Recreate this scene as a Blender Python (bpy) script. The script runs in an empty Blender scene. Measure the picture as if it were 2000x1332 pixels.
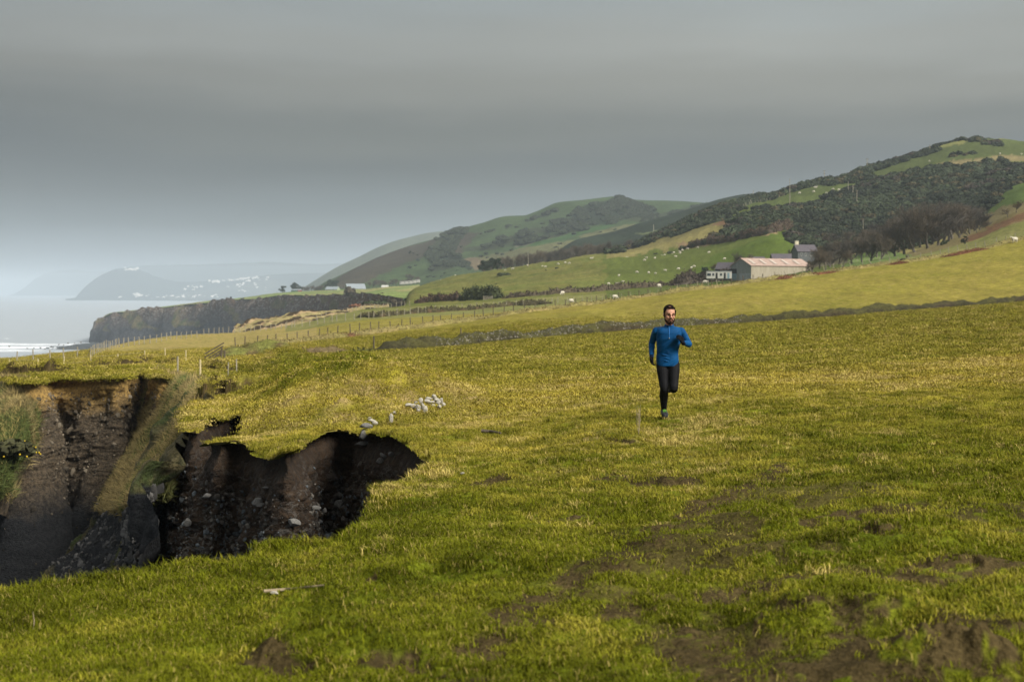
import bpy, math, random
import numpy as np
from mathutils import Vector, Matrix, Euler
R = math.radians
S = bpy.context.scene
C = S.collection
# ------------------------------------------------------------------ camera, sky, sun, exposure
HZ = 568.0; F = 2777.78                     # horizon row and focal length, in pixels of the 2000 px wide photo
SEA = -60.0                                 # the eye is at z = 0, 60 m above the sea
cam = bpy.data.cameras.new('camera'); camo = bpy.data.objects.new('camera', cam); C.objects.link(camo)
camo.location = (0, 0, 0); camo.rotation_euler = (R(90), 0, 0)
cam.lens = 50; cam.sensor_width = 36; cam.sensor_fit = 'HORIZONTAL'
cam.shift_y = -(666 - HZ) / 2000; cam.clip_start = 0.1; cam.clip_end = 60000
cam.dof.use_dof = True; cam.dof.focus_distance = 21.5; cam.dof.aperture_fstop = 2.9
S.camera = camo
S.view_settings.view_transform = 'Standard'; S.view_settings.look = 'None'
S.view_settings.exposure = 1.0; S.view_settings.gamma = 1
SUN_EL, SUN_AZ = 38, 128                    # azimuth clockwise from the view direction: right and behind the camera
w = bpy.data.worlds.new('World'); S.world = w; w.use_nodes = True
nt = w.node_tree; nt.nodes.clear()
def N(t, tree=None, **k):
    n = (tree or nt).nodes.new(t)
    for a, b in k.items(): setattr(n, a, b)
    return n
def ramp(tree, pts, interp='LINEAR'):
    r = tree.nodes.new('ShaderNodeValToRGB'); cr = r.color_ramp; cr.interpolation = interp
    while len(cr.elements) > 1: cr.elements.remove(cr.elements[-1])
    cr.elements[0].position = pts[0][0]; cr.elements[0].color = (*pts[0][1], 1)
    for p, c in pts[1:]:
        e = cr.elements.new(p); e.color = (*c, 1)
    return r
def srgb(r, g, b):
    f = lambda v: (v/255/12.92) if v/255 <= .04045 else ((v/255+.055)/1.055)**2.4
    return (f(r), f(g), f(b))
L = nt.links.new
sky = N('ShaderNodeTexSky', sky_type='NISHITA', sun_disc=False, sun_elevation=R(SUN_EL), sun_rotation=R(SUN_AZ))
tc = N('ShaderNodeTexCoord'); sep = N('ShaderNodeSeparateXYZ'); L(tc.outputs['Generated'], sep.inputs[0])
# cloud sheet: banked overcast, a dark band low down and a bright veil overhead
mp = N('ShaderNodeMapping'); mp.inputs['Scale'].default_value = (1.3, 1.3, 9); L(tc.outputs['Generated'], mp.inputs[0])
nz = N('ShaderNodeTexNoise'); nz.inputs['Scale'].default_value = 1.6; nz.inputs['Detail'].default_value = 5; nz.inputs['Roughness'].default_value = .5
L(mp.outputs[0], nz.inputs[0])
nzs = N('ShaderNodeMath', operation='MULTIPLY_ADD'); L(nz.outputs[0], nzs.inputs[0]); nzs.inputs[1].default_value = .09; nzs.inputs[2].default_value = -.045
el = N('ShaderNodeMath', operation='ADD'); L(sep.outputs[2], el.inputs[0]); L(nzs.outputs[0], el.inputs[1])
G = .80/2**1.0; S.cycles.volume_bounces = 4
def g(r, gg, b, k=1.0): return tuple(v*G*k for v in srgb(r, gg, b))
cr = ramp(nt, [(0.0, g(150,162,172)), (.03, g(148,159,165)), (.06, g(127,135,139)), (.09, g(114,118,118)), (.115, g(128,130,125)),
               (.145, g(156,156,148)), (.17, g(172,174,168)), (.21, g(174,181,180)), (.35, g(180,184,184)), (.6, g(232,231,228, 1.35)), (1.0, g(236,235,232, 1.5))], 'EASE')
L(el.outputs[0], cr.inputs[0])
# lighter towards straight ahead, darker towards the sea side on the left
nz2 = N('ShaderNodeTexNoise'); nz2.inputs['Scale'].default_value = 2.2; nz2.inputs['Detail'].default_value = 4
mp2 = N('ShaderNodeMapping'); mp2.inputs['Scale'].default_value = (1, 1, 5); mp2.inputs['Location'].default_value = (3.1, .4, 1.2)
L(tc.outputs['Generated'], mp2.inputs[0]); L(mp2.outputs[0], nz2.inputs[0])
cm = N('ShaderNodeMapRange'); L(nz2.outputs[0], cm.inputs[0]); cm.inputs[1].default_value = .25; cm.inputs[2].default_value = .75; cm.inputs[3].default_value = .84; cm.inputs[4].default_value = 1.16
sx = N('ShaderNodeMapRange'); L(sep.outputs[0], sx.inputs[0]); sx.inputs[1].default_value = -.38; sx.inputs[2].default_value = 0.0; sx.inputs[3].default_value = .76; sx.inputs[4].default_value = 1.0
mm = N('ShaderNodeMath', operation='MULTIPLY'); L(cm.outputs[0], mm.inputs[0]); L(sx.outputs[0], mm.inputs[1])
vm = N('ShaderNodeVectorMath', operation='SCALE'); L(cr.outputs[0], vm.inputs[0]); L(mm.outputs[0], vm.inputs['Scale'])
sks = N('ShaderNodeVectorMath', operation='SCALE'); L(sky.outputs[0], sks.inputs[0]); sks.inputs['Scale'].default_value = .055
mx = N('ShaderNodeMix', data_type='RGBA'); mx.inputs[0].default_value = .95
L(sks.outputs[0], mx.inputs[6]); L(vm.outputs[0], mx.inputs[7])
bg = N('ShaderNodeBackground'); L(mx.outputs[2], bg.inputs[0]); bg.inputs[1].default_value = 1.0
wo = N('ShaderNodeOutputWorld'); L(bg.outputs[0], wo.inputs[0])
sl = bpy.data.lights.new('sun', 'SUN'); sl.energy = 3.1; sl.angle = R(26); sl.color = (1, .95, .87)
so = bpy.data.objects.new('sun', sl); C.objects.link(so)
sd = Vector((math.sin(R(SUN_AZ))*math.cos(R(SUN_EL)), math.cos(R(SUN_AZ))*math.cos(R(SUN_EL)), math.sin(R(SUN_EL))))
so.rotation_euler = (-sd).to_track_quat('-Z', 'Y').to_euler(); so.location = (60, -60, 80)

# ------------------------------------------------------------------ helpers
rng = np.random.default_rng(7); random.seed(7)
def _h(ix, iy, iz, seed):
    h = (ix.astype(np.int64)*374761393 + iy.astype(np.int64)*668265263 + iz.astype(np.int64)*2147483647 + seed*974634777) & 0xffffffff
    h = ((h ^ (h >> 13)) * 1274126177) & 0xffffffff
    h = ((h ^ (h >> 16)) * 2246822519) & 0xffffffff
    h ^= h >> 15
    return h.astype(np.float64) / 4294967295.0 * 2 - 1
def n2(x, y, seed=0):
    x = np.asarray(x, float); y = np.asarray(y, float)
    ix = np.floor(x); iy = np.floor(y); fx = x-ix; fy = y-iy
    u = fx*fx*fx*(fx*(fx*6-15)+10); v = fy*fy*fy*(fy*(fy*6-15)+10); z = np.zeros_like(ix)
    a = _h(ix, iy, z, seed); b = _h(ix+1, iy, z, seed); c = _h(ix, iy+1, z, seed); d = _h(ix+1, iy+1, z, seed)
    return (a*(1-u)+b*u)*(1-v) + (c*(1-u)+d*u)*v
def fbm2(x, y, o=4, seed=0, gain=.5):
    s = 0; a = 1; t = 0
    for i in range(o):
        s = s + a*n2(x*2**i + 17.3*i, y*2**i - 9.1*i, seed+i*13); t += a; a *= gain
    return s/t*1.5
def n3(x, y, z, seed=0):
    ix = np.floor(x); iy = np.floor(y); iz = np.floor(z); fx = x-ix; fy = y-iy; fz = z-iz
    u = fx*fx*(3-2*fx); v = fy*fy*(3-2*fy); ww = fz*fz*(3-2*fz); r = 0
    for dz, wz in ((0, 1-ww), (1, ww)):
        for dy, wy in ((0, 1-v), (1, v)):
            for dx, wx in ((0, 1-u), (1, u)): r = r + _h(ix+dx, iy+dy, iz+dz, seed)*wx*wy*wz
    return r
def fbm3(x, y, z, o=4, seed=0, gain=.5):
    s = 0; a = 1; t = 0
    for i in range(o):
        s = s + a*n3(x*2**i+5.2*i, y*2**i-3.3*i, z*2**i+7.7*i, seed+i*11); t += a; a *= gain
    return s/t*1.5
def ss(a, b, x):
    t = np.clip((x-a)/(b-a), 0, 1); return t*t*(3-2*t)
def _slopes(x, y):                             # x, y: (K, N) -> monotone slopes (K, N)
    h = np.diff(x, axis=0); d = np.diff(y, axis=0)/h
    m = np.zeros_like(y); m[0] = d[0]; m[-1] = d[-1]
    w1 = 2*h[1:]+h[:-1]; w2 = h[1:]+2*h[:-1]; p = d[1:]*d[:-1]
    with np.errstate(divide='ignore', invalid='ignore'): v = (w1+w2)/(w1/d[:-1]+w2/d[1:])
    m[1:-1] = np.where(p > 0, v, 0); return m
def pchip(xk, yk, xq):
    xk = np.asarray(xk, float)[:, None]; yk = np.asarray(yk, float)[:, None]; m = _slopes(xk, yk)[:, 0]
    xk = xk[:, 0]; yk = yk[:, 0]; q = np.clip(xq, xk[0], xk[-1])
    i = np.clip(np.searchsorted(xk, q)-1, 0, len(xk)-2); h = xk[i+1]-xk[i]; t = (q-xk[i])/h
    return (2*t**3-3*t**2+1)*yk[i] + (t**3-2*t**2+t)*h*m[i] + (-2*t**3+3*t**2)*yk[i+1] + (t**3-t**2)*h*m[i+1]
class Loft:
    """a land surface given by feature lines: each row is a list of (photo column, photo row or ('z', height), distance)"""
    def __init__(s, rows):
        s.rows = []
        for r in rows:
            px = [a[0] for a in r]; Y = [a[2] for a in r]
            z = [(a[1][1] if isinstance(a[1], tuple) else -(a[1]-HZ)/F*a[2]) for a in r]
            s.rows.append((px, Y, z))
    def z(s, px, Y):
        px = np.atleast_1d(np.asarray(px, float)).ravel(); Y = np.atleast_1d(np.asarray(Y, float)).ravel()
        YK = np.log(np.array([pchip(r[0], r[1], px) for r in s.rows])); ZK = np.array([pchip(r[0], r[2], px) for r in s.rows])
        M = _slopes(YK, ZK); q = np.log(Y); q = np.clip(q, YK[0], YK[-1])
        i = np.clip((YK <= q).sum(0)-1, 0, len(s.rows)-2); c = np.arange(len(px))
        h = YK[i+1, c]-YK[i, c]; t = (q-YK[i, c])/h
        return (2*t**3-3*t**2+1)*ZK[i, c] + (t**3-2*t**2+t)*h*M[i, c] + (-2*t**3+3*t**2)*ZK[i+1, c] + (t**3-t**2)*h*M[i+1, c]
    def hit(s, px, py, y0=4, y1=1100):
        Ys = np.exp(np.linspace(math.log(y0), math.log(y1), 700)); z = s.z(np.full(700, float(px)), Ys)
        p = HZ - z/Ys*F; k = np.nonzero(p <= py)[0]
        if len(k) == 0: return float(Ys[np.argmin(p)])
        k = k[0]
        if k == 0: return float(Ys[0])
        t = (p[k-1]-py)/(p[k-1]-p[k]+1e-9); return float(Ys[k-1]+(Ys[k]-Ys[k-1])*t)
def P(px, py, Y): return ((px-1000)/F*Y, Y, -(py-HZ)/F*Y)
def pip(px, py, poly):
    r = np.zeros(px.shape, bool); n = len(poly); j = n-1
    xs = [p[0] for p in poly]; ys = [p[1] for p in poly]
    bb = (px >= min(xs)) & (px <= max(xs)) & (py >= min(ys)) & (py <= max(ys))
    idx = np.nonzero(bb)[0]; x = px[idx]; y = py[idx]; q = np.zeros(len(idx), bool)
    for i in range(n):
        if ys[i] != ys[j]:
            c = ((ys[i] > y) != (ys[j] > y)) & (x < (xs[j]-xs[i])*(y-ys[i])/(ys[j]-ys[i])+xs[i]); q ^= c
        j = i
    r[idx] = q; return r
def pdist(X, Y, line):                        # distance to a world polyline
    d = np.full(X.shape, 1e9)
    for (a, b), (c, e) in zip(line[:-1], line[1:]):
        vx, vy = c-a, e-b; t = np.clip(((X-a)*vx+(Y-b)*vy)/(vx*vx+vy*vy+1e-9), 0, 1)
        d = np.minimum(d, np.hypot(X-a-t*vx, Y-b-t*vy))
    return d
def mesh_np(name, co, faces, attrs=None, smooth=True, mat=None):
    """co (n,3), faces (m,3|4) -> mesh"""
    me = bpy.data.meshes.new(name); co = np.ascontiguousarray(co, np.float32); faces = np.ascontiguousarray(faces, np.int32)
    k = faces.shape[1]; me.vertices.add(len(co)); me.vertices.foreach_set('co', co.ravel())
    me.loops.add(faces.size); me.loops.foreach_set('vertex_index', faces.ravel())
    me.polygons.add(len(faces)); me.polygons.foreach_set('loop_start', np.arange(0, faces.size, k, dtype=np.int32))
    me.update(calc_edges=True)
    if smooth: me.polygons.foreach_set('use_smooth', np.ones(len(faces), bool))
    for an, v in (attrs or {}).items():
        v = np.asarray(v, np.float32)
        if v.ndim == 2:
            a = me.color_attributes.new(an, 'FLOAT_COLOR', 'POINT')
            if v.shape[1] == 3: v = np.concatenate([v, np.ones((len(v), 1), np.float32)], 1)
            a.data.foreach_set('color', np.ascontiguousarray(v).ravel())
        else:
            a = me.attributes.new(an, 'FLOAT', 'POINT'); a.data.foreach_set('value', v)
    if mat: me.materials.append(mat)
    me.validate(); return me
def link(name, me, parent=None, loc=None, rz=None):
    o = bpy.data.objects.new(name, me); C.objects.link(o)
    if parent: o.parent = parent
    if loc is not None: o.location = loc
    if rz is not None: o.rotation_euler = (0, 0, rz)
    return o
def tag(o, label=None, cat=None, group=None, kind=None):
    if label: o['label'] = label
    if cat: o['category'] = cat
    if group: o['group'] = group
    if kind: o['kind'] = kind
    return o
def grid_faces(nr, nc):
    i = np.arange(nr-1)[:, None]*nc + np.arange(nc-1)[None, :]
    return np.stack([i, i+1, i+nc+1, i+nc], -1).reshape(-1, 4)
class MB:
    """collects pieces into one mesh object"""
    def __init__(s): s.v = []; s.f = []; s.n = 0
    def add(s, v, f):
        v = np.asarray(v, float); s.v.append(v)
        for q in f: s.f.append([int(i)+s.n for i in q])
        s.n += len(v); return s
    def box(s, c, size, M=None):
        x, y, z = [a/2 for a in size]
        v = np.array([(-x,-y,-z),(x,-y,-z),(x,y,-z),(-x,y,-z),(-x,-y,z),(x,-y,z),(x,y,z),(-x,y,z)])
        if M is not None: v = v @ np.array(M.to_3x3()).T
        return s.add(v+np.array(c), [(0,3,2,1),(4,5,6,7),(0,1,5,4),(1,2,6,5),(2,3,7,6),(3,0,4,7)])
    def tube(s, pts, rad, n=6, cap=True, ref=(0, 0, 1), ry=None):
        pts = np.asarray(pts, float); k = len(pts)
        rad = np.broadcast_to(np.asarray(rad, float), (k,)); ry = rad if ry is None else np.broadcast_to(np.asarray(ry, float), (k,))
        T = np.gradient(pts, axis=0); T /= np.linalg.norm(T, axis=1)[:, None]+1e-9
        ref = np.array(ref, float)
        if abs(T[0] @ ref) > .95: ref = np.array((1., 0, 0)) if abs(T[0][0]) < .9 else np.array((0, 1., 0))
        out = []; U = None
        for i in range(k):
            u = np.cross(ref, T[i]) if U is None else U - T[i]*(U@T[i])
            u /= np.linalg.norm(u)+1e-9; U = u; v = np.cross(T[i], u)
            a = np.arange(n)/n*2*math.pi
            out.append(pts[i]+np.cos(a)[:, None]*u*rad[i]+np.sin(a)[:, None]*v*ry[i])
        f = [(i*n+j, i*n+(j+1) % n, (i+1)*n+(j+1) % n, (i+1)*n+j) for i in range(k-1) for j in range(n)]
        if cap: f += [tuple(range(n))[::-1], tuple(range((k-1)*n, k*n))]
        return s.add(np.concatenate(out), f)
    def ball(s, c, r, nu=12, nv=8, M=None):
        r = np.broadcast_to(np.asarray(r, float), (3,)); v = [(0, 0, 1)]
        for i in range(1, nv):
            for j in range(nu):
                a = math.pi*i/nv; b = 2*math.pi*j/nu; v.append((math.sin(a)*math.cos(b), math.sin(a)*math.sin(b), math.cos(a)))
        v.append((0, 0, -1)); v = np.array(v)*r
        if M is not None: v = v @ np.array(M.to_3x3()).T
        f = [(0, 1+j, 1+(j+1) % nu) for j in range(nu)]
        for i in range(nv-2):
            for j in range(nu): a = 1+i*nu; f.append((a+j, a+nu+j, a+nu+(j+1) % nu, a+(j+1) % nu))
        e = len(v)-1; a = 1+(nv-2)*nu; f += [(e, a+(j+1) % nu, a+j) for j in range(nu)]
        return s.add(v+np.array(c), f)
    def build(s, name, mat, parent=None, smooth=False, loc=None, rz=None, attrs=None):
        me = bpy.data.meshes.new(name); me.from_pydata(np.concatenate(s.v).tolist(), [], s.f)
        me.materials.append(mat)
        if smooth: me.polygons.foreach_set('use_smooth', np.ones(len(me.polygons), bool))
        for an, v in (attrs or {}).items():
            a = me.attributes.new(an, 'FLOAT', 'POINT'); a.data.foreach_set('value', np.asarray(v, np.float32))
        me.update(); return link(name, me, parent, loc, rz)
def empty(name, loc, rz=0):
    o = bpy.data.objects.new(name, None); C.objects.link(o); o.location = loc; o.rotation_euler = (0, 0, rz); o.empty_display_size = .3; return o
def kids(o): return [c for c in bpy.data.objects if c.parent == o]
def copy_tree(o, ch, parent=None):            # ch: {object: [children]} collected once
    c = o.copy(); C.objects.link(c)
    if parent: c.parent = parent
    for k in ch.get(o, []): copy_tree(k, ch, c)
    return c
def lin(*c): return tuple(c)
# ------------------------------------------------------------------ materials
def mat_new(name):
    m = bpy.data.materials.new(name); m.use_nodes = True; t = m.node_tree; t.nodes.clear()
    b = t.nodes.new('ShaderNodeBsdfPrincipled'); o = t.nodes.new('ShaderNodeOutputMaterial'); t.links.new(b.outputs[0], o.inputs[0])
    b.inputs['Roughness'].default_value = .85; b.inputs['Specular IOR Level'].default_value = .25
    return m, t, b
def tnoise(t, scale, detail=4, rough=.55, vec=None, sc=None):
    n = t.nodes.new('ShaderNodeTexNoise'); n.inputs['Scale'].default_value = scale; n.inputs['Detail'].default_value = detail; n.inputs['Roughness'].default_value = rough
    if vec is None:
        vec = t.nodes.new('ShaderNodeNewGeometry').outputs['Position']
    if sc:
        m = t.nodes.new('ShaderNodeMapping'); m.inputs['Scale'].default_value = sc; t.links.new(vec, m.inputs[0]); vec = m.outputs[0]
    t.links.new(vec, n.inputs['Vector']); return n.outputs[0]
def mrange(t, v, a, b, c, d):
    n = t.nodes.new('ShaderNodeMapRange'); t.links.new(v, n.inputs[0])
    for i, q in enumerate((a, b, c, d)): n.inputs[1+i].default_value = q
    return n.outputs[0]
def mixc(t, f, a, b, mode='MIX'):
    n = t.nodes.new('ShaderNodeMix'); n.data_type = 'RGBA'; n.blend_type = mode
    for s_, v in ((0, f), (6, a), (7, b)):
        if isinstance(v, (int, float)): n.inputs[s_].default_value = v
        elif isinstance(v, tuple): n.inputs[s_].default_value = (*v, 1)
        else: t.links.new(v, n.inputs[s_])
    return n.outputs[2]
def mul(t, a, b):
    n = t.nodes.new('ShaderNodeVectorMath'); n.operation = 'SCALE'; t.links.new(a, n.inputs[0]); t.links.new(b, n.inputs['Scale']); return n.outputs[0]
def mth(t, op, a, b):
    n = t.nodes.new('ShaderNodeMath'); n.operation = op
    for i, v in enumerate((a, b)):
        if isinstance(v, (int, float)): n.inputs[i].default_value = v
        else: t.links.new(v, n.inputs[i])
    return n.outputs[0]
def attr(t, name, inst=False):
    n = t.nodes.new('ShaderNodeAttribute'); n.attribute_name = name
    if inst: n.attribute_type = 'INSTANCER'
    return n
def bump(t, b, h, st=.5, dist=.1):
    n = t.nodes.new('ShaderNodeBump'); n.inputs['Strength'].default_value = st; n.inputs['Distance'].default_value = dist
    t.links.new(h, n.inputs['Height']); t.links.new(n.outputs[0], b.inputs['Normal'])
def simple(name, col, scale=3, var=.25, rough=.8, bs=0, spec=.25, sc=None, col2=None, obj=True):
    m, t, b = mat_new(name)
    v = t.nodes.new('ShaderNodeTexCoord').outputs['Object'] if obj else None
    n = tnoise(t, scale, 5, .6, vec=v, sc=sc)
    c2 = col2 or tuple(x*(1-var) for x in col); c1 = tuple(min(1, x*(1+var*.6)) for x in col)
    t.links.new(mixc(t, mrange(t, n, .35, .65, 0, 1), c2, c1), b.inputs['Base Color'])
    b.inputs['Roughness'].default_value = rough; b.inputs['Specular IOR Level'].default_value = spec
    if bs: bump(t, b, n, bs, .02)
    return m
def mat_land(name, nscales, bumpd=.12, contrast=.35, dry=(.30,.225,.085)):
    """land surface: colour from the 'col' attribute, broken up by turf noise and dry tufts ('dry' attribute)"""
    m, t, b = mat_new(name); c = attr(t, 'col').outputs['Color']; dr = attr(t, 'dry').outputs['Fac']; hs = None; out = c
    for i, (s, wgt) in enumerate(nscales):
        n = tnoise(t, s, 4, .6); k = mrange(t, n, .3, .7, 1-wgt, 1+wgt); out = mul(t, out, k); hs = n
    n = tnoise(t, nscales[0][0]*1.7, 6, .62)
    f = mth(t, 'ADD', n, mth(t, 'MULTIPLY', dr, .6)); f = mrange(t, f, .72, .92, 0, 1)
    out = mixc(t, f, out, dry); n3_ = tnoise(t, nscales[-1][0]*1.3, 3, .6)
    out = mul(t, out, mrange(t, n3_, .3, .7, 1-contrast, 1+contrast))
    t.links.new(out, b.inputs['Base Color']); b.inputs['Roughness'].default_value = .95; b.inputs['Specular IOR Level'].default_value = .03
    bump(t, b, mth(t, 'ADD', hs, n3_), .7, bumpd); return m
def scatter(name, pts, rot, scale, idx, col, protos, label=None, kind='stuff', parent=None, cat=None):
    """one object whose points carry instances of the unlinked prototype meshes"""
    me = bpy.data.meshes.new(name); n = len(pts); me.vertices.add(n); me.vertices.foreach_set('co', np.ascontiguousarray(pts, np.float32).ravel())
    a = me.attributes.new('rot', 'FLOAT_VECTOR', 'POINT'); a.data.foreach_set('vector', np.ascontiguousarray(rot, np.float32).ravel())
    a = me.attributes.new('scl', 'FLOAT_VECTOR', 'POINT')
    scale = np.asarray(scale, np.float32)
    if scale.ndim == 1: scale = np.repeat(scale[:, None], 3, 1)
    a.data.foreach_set('vector', np.ascontiguousarray(scale).ravel())
    a = me.attributes.new('idx', 'INT', 'POINT'); a.data.foreach_set('value', np.ascontiguousarray(idx, np.int32))
    a = me.attributes.new('icol', 'FLOAT_VECTOR', 'POINT'); a.data.foreach_set('vector', np.ascontiguousarray(col, np.float32).ravel())
    o = link(name, me, parent); pc = bpy.data.collections.new(name+'_kinds')
    for i, p in enumerate(protos):
        q = bpy.data.objects.new('%s_kind_%02d' % (name, i), p); pc.objects.link(q)
    g_ = bpy.data.node_groups.new(name+'_scatter', 'GeometryNodeTree')
    g_.interface.new_socket('Geometry', in_out='INPUT', socket_type='NodeSocketGeometry'); g_.interface.new_socket('Geometry', in_out='OUTPUT', socket_type='NodeSocketGeometry')
    gi = g_.nodes.new('NodeGroupInput'); go = g_.nodes.new('NodeGroupOutput'); ci = g_.nodes.new('GeometryNodeCollectionInfo')
    ci.inputs['Collection'].default_value = pc; ci.inputs['Separate Children'].default_value = True; ci.inputs['Reset Children'].default_value = True
    ip = g_.nodes.new('GeometryNodeInstanceOnPoints'); ip.inputs['Pick Instance'].default_value = True
    def na(nm, ty): q = g_.nodes.new('GeometryNodeInputNamedAttribute'); q.data_type = ty; q.inputs[0].default_value = nm; return q.outputs[0]
    er = g_.nodes.new('FunctionNodeEulerToRotation'); l = g_.links.new
    l(na('rot', 'FLOAT_VECTOR'), er.inputs[0]); l(er.outputs[0], ip.inputs['Rotation']); l(na('scl', 'FLOAT_VECTOR'), ip.inputs['Scale'])
    l(na('idx', 'INT'), ip.inputs['Instance Index']); l(gi.outputs[0], ip.inputs['Points']); l(ci.outputs[0], ip.inputs['Instance']); l(ip.outputs[0], go.inputs[0])
    md = o.modifiers.new('scatter', 'NODES'); md.node_group = g_
    if label: o['label'] = label
    if cat: o['category'] = cat
    if kind: o['kind'] = kind
    return o
# ------------------------------------------------------------------ the ground: clifftop fields rising to the gorse hill on the right
ZS = ('z', -66.0)
ROWS = [
 [(-900,('z',-1.9),2.5),(0,('z',-1.75),2.5),(1000,('z',-1.62),2.5),(2000,('z',-1.5),2.5),(3000,('z',-1.3),2.5)],
 [(-900,1400,7.3),(0,1335,7.3),(1000,1332,6.9),(2000,1332,6.5),(3000,1300,6.3)],
 [(-900,1250,11),(0,1160,11),(300,1118,11.5),(600,1075,12),(830,905,17.5),(1000,905,17.3),(1300,820,21.5),(1600,820,20),(2000,820,18.5),(3000,790,18)],
 [(-900,925,26),(0,890,26),(400,860,26),(500,880,23.5),(700,838,24.5),(850,800,30),(1000,760,36),(1300,740,38),(2000,720,36),(3000,650,34)],
 [(-900,752,72),(0,739,72),(90,740,68),(300,724,74),(391,745,70),(600,740,60),(800,720,66),(1000,700,75),(1300,680,80),(2000,650,75),(3000,560,72)],
 [(-900,735,112),(0,722,112),(150,716,112),(300,711,112),(450,702,112),(600,692,113),(730,686,115),(900,672,125),(1100,655,140),(1300,641,150),(1500,628,160),(1700,612,165),(2000,590,170),(3000,470,180)],
 [(-900,727,138),(0,712,138),(100,707,138),(190,702,138),(250,696,142),(330,690,152),(450,680,170),(520,671,176),(600,662,182),(650,655,188),(730,646,195),(800,638,200),(900,626,205),(1000,611,210),(1100,600,215),(1200,588,220),(1300,574,225),(1400,560,230),(1500,547,235),(1600,535,240),(1700,521,245),(1800,508,250),(1900,490,255),(2000,467,260),(3000,330,280)],
 [(-900,722,152),(0,706,152),(100,700,152),(190,691,160),(250,682,192),(330,671,222),(450,665,250),(520,656,250),(600,644,256),(650,632,268),(730,622,270),(800,616,280),(900,611,290),(1000,605,300),(1100,598,300),(1200,589,300),(1300,576,305),(1400,566,310),(1500,553,320),(1600,532,320),(1700,514,325),(1800,492,330),(1900,458,330),(2000,408,335),(3000,260,350)],
 [(-900,718,163),(0,701,163),(100,692,168),(190,681,178),(250,669,232),(330,657,282),(450,650,312),(520,643,322),(600,630,335),(650,616,380),(730,603,400),(800,598,400),(900,592,400),(1000,582,400),(1100,573,400),(1200,567,410),(1300,557,420),(1400,547,430),(1500,538,430),(1600,520,430),(1700,507,430),(1800,487,430),(1900,455,430),(2000,425,430),(3000,250,450)],
 [(-900,ZS[0:2],178),(0,ZS,178),(100,ZS,184),(190,ZS,196),(250,ZS,250),(330,ZS,300),(450,ZS,332),(520,ZS,344),(600,ZS,360),(650,ZS,404),(730,('z',-66),520),(800,572,640),(850,551,800),(900,539,850),(1000,527,800),(1100,513,750),(1200,497,700),(1300,482,640),(1400,462,600),(1500,444,560),(1600,478,540),(1700,478,540),(1800,468,540),(1900,440,540),(2000,385,540),(3000,210,560)],
 [(-900,ZS,700),(700,ZS,700),(800,575,900),(850,560,900),(900,547,950),(1000,533,900),(1100,519,850),(1200,501,800),(1300,462,750),(1400,430,720),(1500,418,700),(1600,412,690),(1700,400,700),(1800,380,700),(1900,356,700),(2000,338,700),(3000,200,700)],
 [(-900,ZS,1100),(700,ZS,1100),(800,586,1100),(900,557,1100),(1000,543,1000),(1100,528,1000),(1200,512,900),(1240,482,860),(1300,449,850),(1350,427,850),(1400,407,850),(1450,396,850),(1500,387,850),(1550,372,850),(1600,356,860),(1650,346,870),(1700,329,880),(1750,317,890),(1800,302,900),(1850,287,900),(1900,280,900),(1950,280,900),(2000,285,900),(2300,320,900),(3000,400,900)],
 [(-900,ZS,1600),(700,ZS,1600),(1000,575,1500),(1300,('z',10),1300),(1600,('z',30),1300),(2000,('z',55),1300),(3000,('z',30),1300)],
]
ground = Loft(ROWS)
# the eroded edge, clockwise: near rim, tip of the inlet, far rim under the turf slab, back wall
RIM_PX = [(-2190,1252),(-1500,1252),(-900,1250),(-520,1218),(-200,1183),(0,1160),(130,1143),(250,1126),(340,1112),(430,1104),(500,1096),(535,1080),(580,1073),(630,1074),(680,1060),(708,1048),(716,1022),(722,992),(748,958),(775,938),(806,930),(840,914),(866,900),
 (838,880),(815,866),(775,857),(740,852),(718,842),(690,829),(655,832),(620,845),(597,860),(575,882),(560,891),(525,884),(490,872),(455,868),(425,871),(408,866),(430,862),(464,856),(492,842),(490,825),(468,814),(430,818),(397,832),(378,842),(371,815),(380,797),(401,782),(414,770),(398,758),(368,748),(335,742),(306,738),(299,724),(270,721),(240,737),(200,739),(150,739),(92,741),(60,749),(20,743),(0,738),(-200,741),(-520,748),(-900,756),(-1500,757),(-2190,757)]
def gpt(px, py, y0=4, y1=118):
    Y = ground.hit(px, py, y0, y1); return np.array(((px-1000)/F*Y, Y))
RIM0 = np.array([gpt(*p) for p in RIM_PX])
_r = []
for _i in range(len(RIM0)-1):                  # ragged turf edge
    a_, b_ = RIM0[_i], RIM0[_i+1]; d_ = np.hypot(*(b_-a_)); n_ = max(1, int(d_/(.014*max(a_[1], 11))))
    for _q in range(n_): _r.append(a_+(b_-a_)*_q/n_)
_r.append(RIM0[-1]); _r = np.array(_r); _t = np.gradient(_r, axis=0); _t /= np.linalg.norm(_t, axis=1)[:, None]+1e-9
_j = (fbm2(_r[:, 0]*1.7+_r[:, 1]*.6, _r[:, 1]*1.7, 3, 151)*.085+fbm2(_r[:, 0]*6, _r[:, 1]*6, 2, 152)*.03)*np.clip(_r[:, 1]/20, .5, 3); _j[:3] = 0; _j[-3:] = 0
RIM = _r+np.stack([-_t[:, 1], _t[:, 0]], 1)*_j[:, None]
def line_px(pts, y0=4, y1=118): return [tuple(gpt(a, b, y0, y1)) for a, b in pts]
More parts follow.
